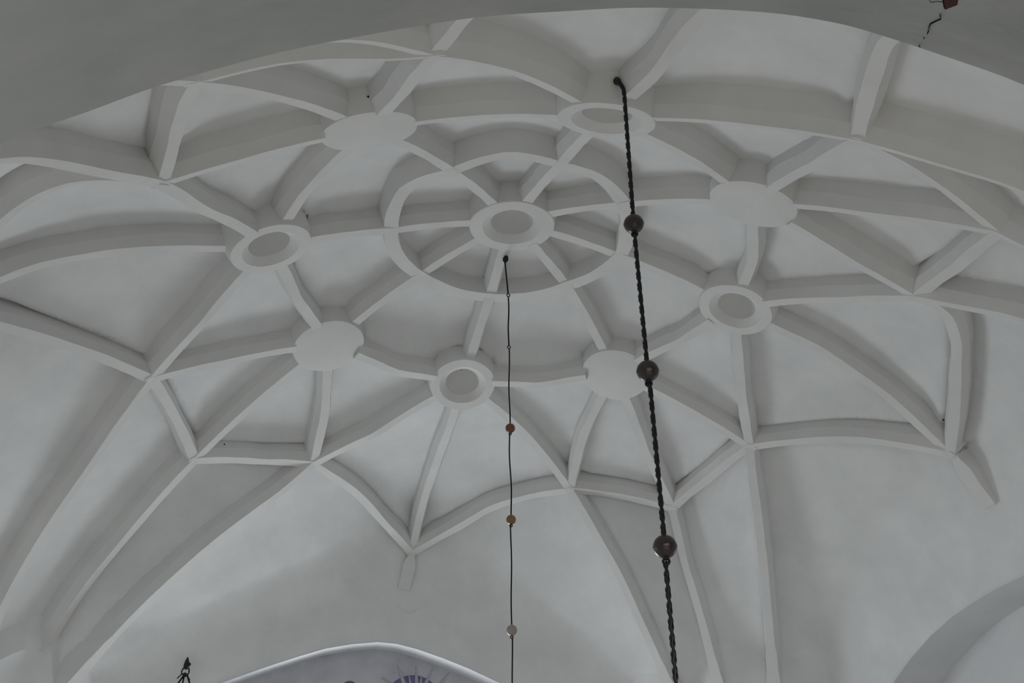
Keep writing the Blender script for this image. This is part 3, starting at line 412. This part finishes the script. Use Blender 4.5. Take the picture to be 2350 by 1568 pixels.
# segment the web into cells between the ribs
lab = np.full(U.shape, -1, int); barrier = mask; cur = 0
for si in range(U.shape[0]):
    for sj in range(U.shape[1]):
        if barrier[si, sj] or lab[si, sj] >= 0: continue
        stack = [(si, sj)]; lab[si, sj] = cur; cnt = 0; mem = []
        while stack:
            i, j = stack.pop(); mem.append((i, j))
            for a, b in ((i+1, j), (i-1, j), (i, j+1), (i, j-1)):
                if 0 <= a < U.shape[0] and 0 <= b < U.shape[1] and not barrier[a, b] and lab[a, b] < 0:
                    lab[a, b] = cur; stack.append((a, b))
        if len(mem) < 25:
            for i, j in mem: lab[i, j] = -2
        else: cur += 1
lab[lab == -2] = -1
for _ in range(40):
    if (lab >= 0).all(): break
    for sh in ((1, 0), (-1, 0), (0, 1), (0, -1)):
        r = np.roll(lab, sh, (0, 1))
        if sh == (1, 0): r[0] = -1
        if sh == (-1, 0): r[-1] = -1
        if sh == (0, 1): r[:, 0] = -1
        if sh == (0, -1): r[:, -1] = -1
        t = (lab < 0) & (r >= 0); lab[t] = r[t]
ci = np.clip(((fxs[:-1]+fxs[1:])/2-X0)/H, 0, len(xs)-1.001).astype(int); cj = np.clip(((fys[:-1]+fys[1:])/2-Y0)/H, 0, len(ys)-1.001).astype(int)
fl = lab[np.ix_(ci, cj)]
for c in range(cur):
    I, J = np.where(fl == c)
    ids = {}; V = []; F = []
    def vid(i, j):
        k = (i, j)
        if k not in ids: ids[k] = len(V); V.append((fxs[i], fys[j], WEB[i, j]+ZF))
        return ids[k]
    for i, j in zip(I.tolist(), J.tolist()): F.append((vid(i, j), vid(i, j+1), vid(i+1, j+1), vid(i+1, j)))
    mesh_obj('vault_cell', V, F, M_WEB, ceiling, smooth=True)

# ribs: flat narrow underside, splayed lower flank, plumb upper flank running into the web
def rib_section(hw, fl, up, chamf):
    return [(-hw, 0), (-hw-fl, chamf), (-hw-fl-.006, up), (hw+fl+.006, up), (hw+fl, chamf), (hw, 0)]
def boss_clip(Q, a, b):
    for nm, rev in ((a, False), (b, True)):
        if nm in BOSS:
            p = np.array(NODES[nm]); r = .44 if nm == 'C' else .41
            keep = np.linalg.norm(Q[:, :2]-p[:2], axis=1) > r
            Q = Q[keep]
    return Q
for (a, b, kind, P), Q in zip(RIBS, curves):
    if kind == 'E': Q = Q[np.min([np.hypot(Q[:, 0]-x_, Q[:, 1]-y_)-r_ for x_, y_, r_ in CORN], axis=0) > -.04]
    Q = boss_clip(Q, a, b)
    if a not in BOSS: Q = np.vstack([Q[0]-(Q[3]-Q[0])/np.linalg.norm(Q[3]-Q[0])*.03, Q])
    if b not in BOSS and kind != 'E': Q = np.vstack([Q, Q[-1]+(Q[-1]-Q[-4])/np.linalg.norm(Q[-1]-Q[-4])*.03])
    n = max(8, min(34, int(np.linalg.norm(Q[-1]-Q[0])/.11)))
    Q = Q[np.linspace(0, len(Q)-1, n).astype(int)].copy()
    ph = random.random()*9
    T = np.gradient(Q, axis=0); S = np.cross(T, (0, 0, 1)); S /= np.linalg.norm(S, axis=1)[:, None]
    nn = np.stack([Q[:, 0]*np.where(Q[:, 0] < 0, .16, .10), Q[:, 1]*np.where(Q[:, 1] < 0, .19, .08), np.ones(len(Q))], 1)      # ribs stand square to the dome
    ups = nn-T*(nn*T).sum(1)[:, None]; ups /= np.linalg.norm(ups, axis=1)[:, None]
    if kind == 'arc': base, fl_, ch = .086, .018, .12
    elif kind == 'E': base, fl_, ch = .062, .045, .13
    else: base, fl_, ch = .062, .050, .125
    secs = []
    for i in range(n):
        t = i/(n-1)
        wv = base*(1+.05*math.sin(t*9+ph)+.04*math.sin(t*23+2*ph)+random.uniform(-.03, .03))
        f2, c2 = fl_*(1+.1*math.sin(t*11+ph)), ch*(1+.05*math.sin(t*13+ph))
        if kind == 'E' and Q[i][2] < -4.1: wv, f2 = .084, .004
        if kind == 'E' and Q[i][2] < -4.4: wv += .015
        secs.append(rib_section(wv, f2, .60, c2))
    m = MB(); m.sweep([Z(q) for q in Q], secs, ups=ups)
    o = m.build('rib', M_RIB, ceiling); auto_smooth(o, 14)
for a, p1, w1 in (('WF', (-.17, 6.33, -3.0), .10), ('WR', (6.13, .03, -3.28), .11)):
    A = np.array(NODES[a]); B = np.array(p1); out = np.array([0, 1., 0]) if a == 'WF' else np.array([1., 0, 0]); D = float((B-A)@out); Q = []; secs = []
    for i in range(16):
        t = i/15; z = A[2]+(B[2]-A[2])*t; s_ = 0.0
        while s_ < D+.05 and web_z(*(A+out*s_)[:2]) > z: s_ += .004
        s_ = max(0 if i == 0 else Q_s+.001, min(s_-((.13 if a == 'WF' else .24)*(1-t)+.006), D)); Q_s = s_
        Q.append(A*[1, 1, 0]+out*s_+np.array([-.11*t if a == 'WF' else 0, .03*t if a == 'WR' else 0, z]))
    Q = [np.mean(Q[max(0, i-2):i+3], axis=0) if 0 < i < 15 else Q[i] for i in range(16)]
    for i in range(16):
        t = i/15; wv = (.05+(w1-.05)*min(1, t*4))*(1+.05*math.sin(9*t)); secs.append([(-wv, 0), (-wv-.02, .4), (wv+.02, .4), (wv, 0)])
    Q = Q[:13]; secs = secs[:13]
    m = MB(); m.sweep([Z(q) for q in Q], secs, ups=[np.array([out[0]*.9, out[1]*.9, .44])]*13)
    o = m.build('ridge_stub', M_RIB, ceiling); auto_smooth(o, 25)
for k, p in NODES.items():          # small plastered joints where the ribs cross
    if k in BOSS or k[0] == 'W': continue
    f_ = (.17, .19 if p[1] < 0 else .08); n = Vector((f_[0]*p[0], f_[1]*p[1], 1)) if k[0] != 'm' else Vector((.15*p[0], .15*p[1], 1))
    m = MB(); r = .088; m.lathe([(.01, .002), (r*.6, .002), (r, .006), (r+.03, .12), (r+.03, .4), (.01, .4)], Z(p), n, 20, wob=.05, ph=p[0])
    o = m.build('rib_joint', M_RIB, ceiling); auto_smooth(o, 30)

# solid springers in the corners, flush with the underside of the ribs
for x_, y_, r_ in CORN:
    sx_, sy_ = (1 if x_ < 0 else -1), (1 if y_ < 0 else -1); na, nr = 44, 16; V = []; F = []
    for i in range(na+1):
        t = math.pi/2*i/na
        for j in range(nr+1):
            r = r_*j/nr*(1+.01*math.sin(9*t)); x, y = x_+sx_*r*math.cos(t), y_+sy_*r*math.sin(t); V.append((x, y, rib_level(x, y)+ZF))
        V.append((x-sx_*.015*math.cos(t), y-sy_*.015*math.sin(t), V[-1][2]+.75))
    k = nr+2
    F = [(i*k+j, i*k+j+1, (i+1)*k+j+1, (i+1)*k+j) for i in range(na) for j in range(nr+1)]
    if sx_*sy_ > 0: F = [f[::-1] for f in F]
    o = mesh_obj('springer', V, F, M_WEB, ceiling, smooth=True); auto_smooth(o, 40)

# bosses: five open rings and four plain discs
for k in BOSS:
    p = Z(NODES[k]); n = boss_n[k]; R = .52 if k == 'C' else .468
    if k == 'C': p = (p[0], p[1], p[2]-.04)
    if k[0] == 'D':
        m = MB(); m.lathe([(.01, -.004), (R-.03, -.004), (R, .004), (R+.03, .13), (R+.034, .47), (.01, .47)], p, n, 56, wob=.008, ph=len(RIBS)+ord(k[1]))
        o = m.build('boss_disc', M_RIB, ceiling); auto_smooth(o, 30)
    else:
        s = 1.08 if k == 'C' else 1.0; q = .24*s
        m = MB(); m.lathe([(R*.985, -.004), (R, .004), (R+.03, .13), (R+.034, .47), (.01, .47), (.01, .325), (q*.35, .31), (q*.65, .27), (q*.86, .205), (q*.97, .13), (q, .07),
                           (q+.008, .060), (q+.088*s, .004), (q+.096*s, -.004)], p, n, 64, wob=.01, ph=ord(k[-1]))
        m.f = m.f[:-2]; kk = 64; mm = 14
        m.f += [((mm-1)*kk+j, (mm-1)*kk+(j+1) % kk, (j+1) % kk, j) for j in range(kk)]
        o = m.build('boss_ring', M_RIB, ceiling); auto_smooth(o, 30)

# ------------------------------------------------------------------ walls
def arched_wall(name, origin, uax, nax, u0, u1, z0, z1, hole, depth, thick, mat, through=False, panel_mat=None):
    """plane through origin, u along uax, outward normal nax; hole = list of (u, z)."""
    O = Vector(origin); ua = Vector(uax); na = Vector(nax)
    pt = lambda u, z, d=0: O + ua*u + Vector((0, 0, z+ZF)) + na*d
    outer = [(u0, z0), (u1, z0), (u1, z1), (u0, z1)]
    def tri(d):
        polys = [[Vector((a, b, 0)) for a, b in outer], [Vector((a, b, 0)) for a, b in hole]]
        if through:   # opening reaches the floor: a single outline
            ol = [(u0, z0)]+[h for h in hole]+[(u1, z0), (u1, z1), (u0, z1)]
            polys = [[Vector((a, b, 0)) for a, b in ol]]; flat_ = ol
        else: flat_ = outer+hole
        return [pt(a, b, d) for a, b in flat_], tessellate_polygon(polys)
    m = MB(); V, F = tri(0); m.add(V, [tuple(f) for f in F])
    V, F = tri(thick); m.add(V, [tuple(f) for f in F])
    h = len(hole); V = [pt(a, b, 0) for a, b in hole]+[pt(a, b, depth if not through else thick) for a, b in hole]
    rng = range(h-1) if through else range(h)
    rev = MB(); rev.add(V, [(i, (i+1) % h, h+(i+1) % h, h+i) for i in rng])
    ob = [pt(*c, 0) for c in outer]+[pt(*c, thick) for c in outer]
    m.add(ob, [(1, 2, 6, 5), (2, 3, 7, 6), (3, 0, 4, 7)]+([] if through else [(0, 1, 5, 4)]))
    wall = m.build(name, mat, smooth=False, fix=False, kind='structure')
    return wall, rev, pt
fa = [(-2.77, -4.39), (-2.4, -4.235), (-2.04, -4.09), (-1.67, -3.95), (-1.29, -3.82), (-.9, -3.735), (-.49, -3.68), (-.18, -3.695), (.14, -3.76), (.56, -3.88), (.98, -4.02), (1.51, -4.23), (1.85, -4.5), (2.0, -5.2), (2.0, -7.6), (-3.05, -7.6), (-3.05, -4.9), (-2.95, -4.55)]
wall_far, rev, ptF = arched_wall('wall_far', (0, Y1, 0), (1, 0, 0), (0, 1, 0), X0-.8, X1+1.2, -9, 1.0, fa, .5, .9, M_WALL)
o = rev.build('niche_reveal', M_WALL, wall_far, fix=False); auto_smooth(o, 25)
ra = [(-.08-.35, -3.985), (-.08, -3.99), (.4, -4.01), (.82, -4.06), (1.28, -4.13), (1.8, -4.27), (2.33, -4.47), (2.81, -4.70), (3.1, -4.95), (3.25, -5.5), (3.25, -7.6), (-3.9, -7.6), (-3.9, -5.5), (-3.75, -4.95), (-3.4, -4.68), (-2.6, -4.36), (-1.9, -4.16), (-1.2, -4.04)]
wall_right, rev, ptR = arched_wall('wall_right', (X1, 0, 0), (0, 1, 0), (1, 0, 0), Y0-2.2, Y1+.02, -9, 1.0, ra, .75, 1.1, M_WALL)
o = rev.build('niche_reveal', M_WALL, wall_right, fix=False); auto_smooth(o, 25)
def panel(parent, pt, u0, u1, z0, z1, win, d, mat):
    m = MB(); a, b, c, e = win     # window hole u0,u1,z0,z1
    us = [u0, a, b, u1]; zs = [z0, c, e, z1]
    for i in range(3):
        for j in range(3):
            if i == 1 and j == 1: continue
            m.add([pt(us[i], zs[j], d), pt(us[i+1], zs[j], d), pt(us[i+1], zs[j+1], d), pt(us[i], zs[j+1], d)], [(0, 1, 2, 3)])
    m.build('niche_panel', mat, parent, smooth=False, fix=False)
    # frame and glazing bars of the window
    fr = MB()
    def bar(ua, ub, za, zb, t=.04):
        P = [pt(x, z, d-.03+t*q) for q in (0, 1) for x, z in ((ua, za), (ub, za), (ub, zb), (ua, zb))]
        fr.add(P, [(0, 1, 2, 3), (4, 5, 6, 7), (0, 1, 5, 4), (1, 2, 6, 5), (2, 3, 7, 6), (3, 0, 4, 7)])
    bar(a, b, c, c+.07); bar(a, b, e-.07, e); bar(a, a+.07, c, e); bar(b-.07, b, c, e)
    for k in range(1, 4): u = a+(b-a)*k/4; bar(u-.02, u+.02, c, e)
    for k in range(1, 5): z = c+(e-c)*k/5; bar(a, b, z-.02, z+.02)
    return fr
fr = panel(wall_far, ptF, -3.2, 2.2, -7.7, -3.5, (-1.85, .85, -7.4, -4.75), .5, M_MURAL)
w1_ = fr.build('window_1', M_WIRE, smooth=False, kind='structure')
fr = panel(wall_right, ptR, -4.1, 3.4, -7.7, -3.8, (-1.7, 1.3, -7.4, -5.0), .75, M_WALL)
w2_ = fr.build('window_2', M_WIRE, smooth=False, kind='structure')
M_PANE = bpy.data.materials.new('daylit_pane'); M_PANE.use_nodes = True
b_ = M_PANE.node_tree.nodes['Principled BSDF']; b_.inputs['Emission Color'].default_value = (.85, .92, 1, 1); b_.inputs['Emission Strength'].default_value = 1.4
mesh_obj('pane', [ptF(-1.95, -7.5, .63), ptF(.95, -7.5, .63), ptF(.95, -4.65, .63), ptF(-1.95, -4.65, .63)], [(0, 1, 2, 3)], M_PANE, w1_)
mesh_obj('pane', [ptR(-1.8, -7.5, .85), ptR(1.4, -7.5, .85), ptR(1.4, -4.9, .85), ptR(-1.8, -4.9, .85)], [(3, 2, 1, 0)], M_PANE, w2_)
wl = MB()
for d in (0, .6):
    wl.add([(X0-d, Y0-2.2, 0), (X0-d, Y1+.02, 0), (X0-d, Y1+.02, ZF+1), (X0-d, Y0-2.2, ZF+1)], [(0, 1, 2, 3)])
wl.add([(X0, Y0-2.2, ZF+1), (X0, Y1+.02, ZF+1), (X0-.6, Y1+.02, ZF+1), (X0-.6, Y0-2.2, ZF+1)], [(0, 1, 2, 3)])
wl.build('wall_left', M_WALL, smooth=False, fix=False, kind='structure')

# near wall with the big arch the picture is taken through
hole = [tuple(q) for q in resample([(a, b, 0) for a, b in ARCH], 97)[:, :2]]
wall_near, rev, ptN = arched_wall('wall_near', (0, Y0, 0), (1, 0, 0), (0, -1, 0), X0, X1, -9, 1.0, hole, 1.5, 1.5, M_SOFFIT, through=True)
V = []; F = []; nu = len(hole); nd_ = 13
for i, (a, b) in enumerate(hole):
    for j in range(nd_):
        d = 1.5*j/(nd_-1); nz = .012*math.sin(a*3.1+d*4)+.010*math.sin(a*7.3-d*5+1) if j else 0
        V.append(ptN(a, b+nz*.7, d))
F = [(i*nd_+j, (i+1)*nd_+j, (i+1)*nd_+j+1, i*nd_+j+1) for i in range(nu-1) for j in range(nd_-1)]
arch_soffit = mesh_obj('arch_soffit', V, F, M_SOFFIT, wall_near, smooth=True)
floor = mesh_obj('floor', [(-9, -16, 0), (9, -16, 0), (9, 9, 0), (-9, 9, 0), (-9, -16, -.2), (9, -16, -.2), (9, 9, -.2), (-9, 9, -.2)],
                 [(0, 1, 2, 3), (7, 6, 5, 4), (0, 4, 5, 1), (1, 5, 6, 2), (2, 6, 7, 3), (3, 7, 4, 0)], M_FLOOR, kind='structure')
# ------------------------------------------------------------------ wear on the plaster: broken patch, cracks, small holes
M_DARK = flat('dark_crevice', (.02, .018, .016), rough=.95, spec=0)
M_BRICK = flat('broken_brick', (.085, .045, .042), rough=.9, spec=.1, vary=.5, scale=60)
szf = lambda x, y: 6.3385-.135*(x-.82)
def patch(name, pts, mat, off, parent, label=None):
    c = (sum(p[0] for p in pts)/len(pts), sum(p[1] for p in pts)/len(pts)); n = len(pts)
    V = [(x, y, szf(x, y)-off) for x, y in pts]+[(x, y, szf(x, y)+.02) for x, y in pts]+[(c[0], c[1], szf(*c)-off-.002)]
    F = [(i, (i+1) % n, 2*n) for i in range(n)]+[(i, n+i, n+(i+1) % n, (i+1) % n) for i in range(n)]
    return mesh_obj(name, V, F, mat, parent, label=label)
BP = [(.812, -6.318), (.823, -6.303), (.846, -6.281), (.860, -6.269), (.898, -6.318), (.880, -6.345), (.852, -6.38), (.806, -6.352)]
patch('broken_edge', [(.802, -6.318), (.818, -6.300), (.840, -6.276), (.860, -6.262), (.903, -6.315), (.884, -6.350), (.852, -6.388), (.798, -6.355)], M_DARK, .003, wall_near)
patch('exposed_brick', BP, M_BRICK, .006, wall_near, label='dark red brick showing through broken plaster')
def crack(pts, w0, w1):
    P = np.array(pts); n = len(P); T = np.gradient(P, axis=0); T /= np.linalg.norm(T, axis=1)[:, None]; Nn = np.stack([-T[:, 1], T[:, 0]], 1)
    V = []; F = []
    for i in range(n):
        wv = (w0+(w1-w0)*i/(n-1))*random.uniform(.7, 1.3)
        for s in (-1, 1):
            x, y = P[i]+Nn[i]*s*wv; V += [(x, y, szf(x, y)-.0025)]
        x, y = P[i]; V += [(x, y, szf(x, y)+.01)]
    for i in range(n-1):
        a, b = 3*i, 3*i+3; F += [(a, a+1, b+1, b), (a+1, a+2, b+2, b+1), (a+2, a, b, b+2)]
    mesh_obj('plaster_crack', V, F, M_DARK, wall_near)
crack([(.858, -6.217), (.867, -6.208), (.875, -6.199), (.882, -6.193), (.873, -6.178), (.865, -6.167), (.858, -6.153), (.850, -6.142), (.851, -6.13), (.853, -6.12), (.862, -6.102), (.873, -6.086), (.874, -6.073), (.879, -6.062)], .0017, .0009)
crack([(.878, -6.036), (.880, -6.030), (.881, -6.025)], .0008, .0006)
crack([(.853, -6.224), (.860, -6.216), (.866, -6.208)], .0012, .0035)
crack([(.885, -5.970), (.893, -5.966), (.899, -5.962)], .0030, .0012)
crack([(.728, -6.297), (.748, -6.277), (.765, -6.278), (.775, -6.292), (.797, -6.300), (.821, -6.305)], .0008, .0016)
for p, r in [((-1.913, -4.301, 7.414), .008), ((2.745, -3.955, 7.294), .010), ((1.98, -4.306, 7.442), .008), ((3.47, -.167, 8.109), .009), ((5.291, -.369, 6.794), .012),
             ((.784, -1.365, 9.006), .010), ((-2.845, -2.182, 8.069), .008), ((-3.151, 3.709, 7.287), .010), ((-2.173, -2.653, 8.163), .012), ((-.093, 1.232, 8.987), .008)]:
    m = MB(); m.ball(p, r, 8, 6); m.build('nail_hole', M_DARK, ceiling)

# painted half-figure on the niche panel above the far window: violet nimbus with pale rays
M_NIMBUS = flat('violet_paint', (.17, .155, .29), rough=.9, spec=.1, vary=.35, scale=9)
M_RAY = flat('pale_paint', (.47, .46, .50), rough=.9, spec=.1)
M_LINE = flat('grey_brown_paint', (.30, .28, .30), rough=.9, spec=.1, vary=.3)
M_HAIR = flat('brown_paint', (.17, .14, .15), rough=.9, spec=.1, vary=.4, scale=8)
YP = Y1+.5
def paint(name, pts, mat, lift):
    n = len(pts); V = [(x, YP-lift, z) for x, z in pts]+[(x, YP, z) for x, z in pts]
    F = [tuple(range(n))[::-1]]+[(i, (i+1) % n, n+(i+1) % n, n+i) for i in range(n)]
    return mesh_obj(name, V, F, mat, wall_far)
px = lambda u, v: (.088+(u-935)*.00705, 4.938+(u-935)*.00029-(v-1550)*.0067)
cx_, cz_ = px(950, 1603)
paint('painted_nimbus', [(cx_+.43*math.cos(t), cz_+.355*math.sin(t)) for t in [2*math.pi*i/40 for i in range(40)]], M_NIMBUS, .003)
for (u0, v0, u1, v1, w_) in ((910, 1525, 928, 1570, 3.5), (953.5, 1527, 957, 1570, 3), (994, 1531, 978, 1570, 3), (1032, 1543, 1012, 1570, 2.5), (876, 1555, 900, 1572, 2.5), (938, 1549, 943, 1570, 1.6), (968, 1550, 966, 1570, 1.6)):
    for mat, wv, lf in ((M_LINE, w_+1.6, .004), (M_RAY, w_, .005)):
        L_ = math.hypot(u1-u0, v1-v0); nx, nz = -(v1-v0)/L_, (u1-u0)/L_
        paint('painted_ray', [px(u0-nx*wv*.3, v0-nz*wv*.3), px(u0+nx*wv*.3, v0+nz*wv*.3), px(u1+nx*wv, v1+nz*wv), px(u1-nx*wv, v1-nz*wv)], mat, lf)
paint('painted_head', [px(805+17*math.cos(t), 1578+15*math.sin(t)) for t in [2*math.pi*i/24 for i in range(24)]], M_HAIR, .003)

# ------------------------------------------------------------------ hanging rods of the two chandeliers
def tint(name, c, rough, spec=.5, **k): return flat(name, c, rough=rough, spec=spec, **k)
M_BALL_D = tint('dark_turned_wood', (.035, .024, .022), .32, .5, vary=.35, scale=14)
M_BALL_R = tint('red_brown_ball', (.17, .060, .035), .28, .5, vary=.3)
M_BALL_A = tint('amber_ball', (.24, .125, .04), .28, .5, vary=.3)
M_BALL_G = tint('grey_beige_ball', (.34, .275, .25), .35, .5, vary=.15)
def local(root): return np.array(root.location)
def rod(root, a, b, r, twist, mat, slack=0.0, ph=0.0):
    o = local(root); a = np.array(a)-o; b = np.array(b)-o; L_ = np.linalg.norm(b-a); m = MB()
    if twist:
        n = max(8, int(L_/.009)); P = [a+(b-a)*i/n for i in range(n+1)]
        m.sweep(P, [(-r, -r*.62), (r, -r*.62), (r, r*.62), (-r, r*.62)], twist=.27)
    else:
        n = max(6, int(L_/.06)); P = []
        for i in range(n+1):
            t = i/n; s = math.sin(math.pi*t)*slack; P.append(a+(b-a)*t+np.array([s*math.sin(5*t+ph), 0, 0]))
        m.tube(P, r, 8)
    return m.build('rod', mat, root)
def loop(root, c, R, r, nrm, mat, parent=None):
    m = MB(); m.torus(np.array(c)-local(root), nrm, R, r, 18, 8); return m.build('eye_loop', mat, parent or root)
def ball(root, c, r, mat, label, seam):
    c_ = np.array(c)-local(root); m = MB()
    k = 16
    prof = [(r*math.sin(math.pi*i/k)*(1.0 if not seam else (1.035 if i == k//2 else 1.0)), -r*math.cos(math.pi*i/k)) for i in range(k+1)]
    prof[0] = (.001, -r); prof[-1] = (.001, r)
    m.lathe(prof, c_, (0, 0, 1), 28); b = m.build('ball', mat, root); b['label'] = label
    m = MB(); m.lathe([(r*.10, r*.86), (r*.24, r*.93), (r*.20, r*1.08), (r*.08, r*1.16)], c_, (0, 0, -1), 14); m.build('collar', M_IRON, b)
    return b

c2 = thing('chandelier_hanger', 'twisted black iron hanging rod with three large dark brown balls, in front of the vault', 'hanging rod', (-.025, -3.505, 8.0))
o2 = local(c2)
m = MB(); hp = [(-.035, -3.40, 8.18), (-.05, -3.455, 8.165), (-.055, -3.485, 8.13), (-.045, -3.505, 8.07), (-.018, -3.510, 8.01), (-.012, -3.509, 7.94)]
m.tube([np.array(p)-o2 for p in resample(hp, 16)], .020, 10); m.ball(np.array((-.052, -3.47, 8.125))-o2, .036, 12, 8)
m.build('hook', M_IRON, c2)
rod(c2, (-.012, -3.509, 7.97), (-.026, -3.502, 6.60), .017, 1, M_IRON)
rod(c2, (-.027, -3.501, 6.43), (-.018, -3.506, 5.24), .0165, 1, M_IRON)
rod(c2, (-.011, -3.509, 5.075), (-.006, -3.511, 3.88), .0165, 1, M_IRON)
rod(c2, (-.010, -3.509, 3.69), (-.012, -3.508, 2.35), .0165, 1, M_IRON)
for q, (p, r) in enumerate((((-.025, -3.502, 6.531), .082), ((-.017, -3.506, 5.169), .084), ((-.005, -3.512, 3.809), .082))):
    ball(c2, p, r, M_BALL_D, ['uppermost dark brown ball', 'middle dark brown ball', 'lowest dark brown ball'][q], True)
    loop(c2, (p[0], p[1], p[2]-r-.022), .021, .0095, (.5, 1, 0), M_IRON); loop(c2, (p[0], p[1], p[2]-r-.042), .018, .009, (1, -.25, 0), M_IRON)

c1 = thing('chandelier_hanger', 'thin black wire rod with small red-brown, amber and grey balls, hanging near the central ring', 'hanging rod', (.075, .62, 8.9))
o1 = local(c1)
m = MB(); m.lathe([(.008, 0), (.028, .03), (.038, .07), (.030, .10), (.008, .12)], np.array((.058, .624, 8.965))-o1, (-.25, 0, -1), 12)
m.tube([np.array(p)-o1 for p in ((.050, .626, 8.90), (.038, .63, 8.862), (.036, .631, 8.83))], .012, 8); m.build('hook', M_WIRE, c1)
rod(c1, (.036, .631, 8.848), (.070, .621, 8.375), .0105, 0, M_WIRE)
loop(c1, (.072, .621, 8.356), .020, .006, (0, 1, 0), M_WIRE)
rod(c1, (.072, .621, 8.335), (.073, .621, 7.63), .0095, 0, M_WIRE, .008, 1)
loop(c1, (.073, .621, 7.61), .019, .006, (0, 1, 0), M_WIRE)
rod(c1, (.076, .621, 7.592), (.077, .619, 6.58), .0085, 0, M_WIRE, .010, 2)
rod(c1, (.070, .62, 6.46), (.076, .62, 5.46), .0085, 0, M_WIRE, .012, 4)
rod(c1, (.068, .62, 5.355), (.071, .621, 4.25), .0080, 0, M_WIRE, .008, 0)
rod(c1, (.077, .62, 4.125), (.070, .622, 2.9), .0080, 0, M_WIRE, .006, 3)
for p, r, mt, lb in (((.078, .619, 6.531), .057, M_BALL_R, 'red-brown ball'), ((.076, .62, 5.419), .055, M_BALL_A, 'amber ball'), ((.071, .621, 4.206), .057, M_BALL_G, 'grey-beige ball')):
    ball(c1, p, r, mt, lb, False); loop(c1, (p[0]-.002, p[1], p[2]-r-.014), .014, .006, (.2, 1, 0), M_WIRE)

# iron hook with splayed rods on the far wall, beside the niche
c3 = thing('wall_bracket', 'small black iron hook with splayed rods on the far wall, left of the niche', 'iron hook', (-3.30, 6.02, 4.80))
o3 = local(c3); G = lambda *p: np.array(p)-o3
m = MB(); m.lathe([(.003, 0), (.018, -.03), (.034, -.075), (.042, -.13), (.030, -.165), (.012, -.18)], G(-3.297, 6.02, 4.895), (0, 0, 1), 14)
m.tube([G(-3.297, 6.03, 4.80), G(-3.297, 6.14, 4.81), G(-3.297, 6.34, 4.82)], .014, 8); m.lathe([(.02, -.012), (.028, 0), (.026, .012), (.01, .02)], G(-3.262, 6.0, 4.785), (.7, -.7, 0), 10)
m.build('hook', M_IRON, c3)
m = MB(); m.tube([G(*p) for p in resample([(-3.325, 6.02, 4.745), (-3.348, 6.02, 4.70), (-3.345, 6.02, 4.655), (-3.30, 6.02, 4.635), (-3.258, 6.02, 4.655), (-3.250, 6.02, 4.70), (-3.268, 6.02, 4.745)], 18)], .011, 8)
m.ball(G(-3.302, 6.02, 4.640), .034, 12, 8); m.build('shackle', M_IRON, c3)
for b_, r_ in (((-3.56, 6.06, 4.20), .013), ((-3.335, 5.98, 4.20), .012), ((-3.08, 6.04, 4.20), .013), ((-3.40, 6.0, 4.585), .008), ((-3.222, 6.0, 4.565), .008)):
    a_ = (-3.30+(.03 if b_[0] > -3.25 else -.008), 6.02, 4.645)
    if r_ == .008: a_ = (-3.34 if b_[0] < -3.3 else -3.28, 6.02, 4.655)
    m = MB(); m.tube([G(*a_), G(*[(p+q)/2 for p, q in zip(a_, b_)]), G(*b_)], r_, 8); m.build('splayed_rod', M_IRON, c3)
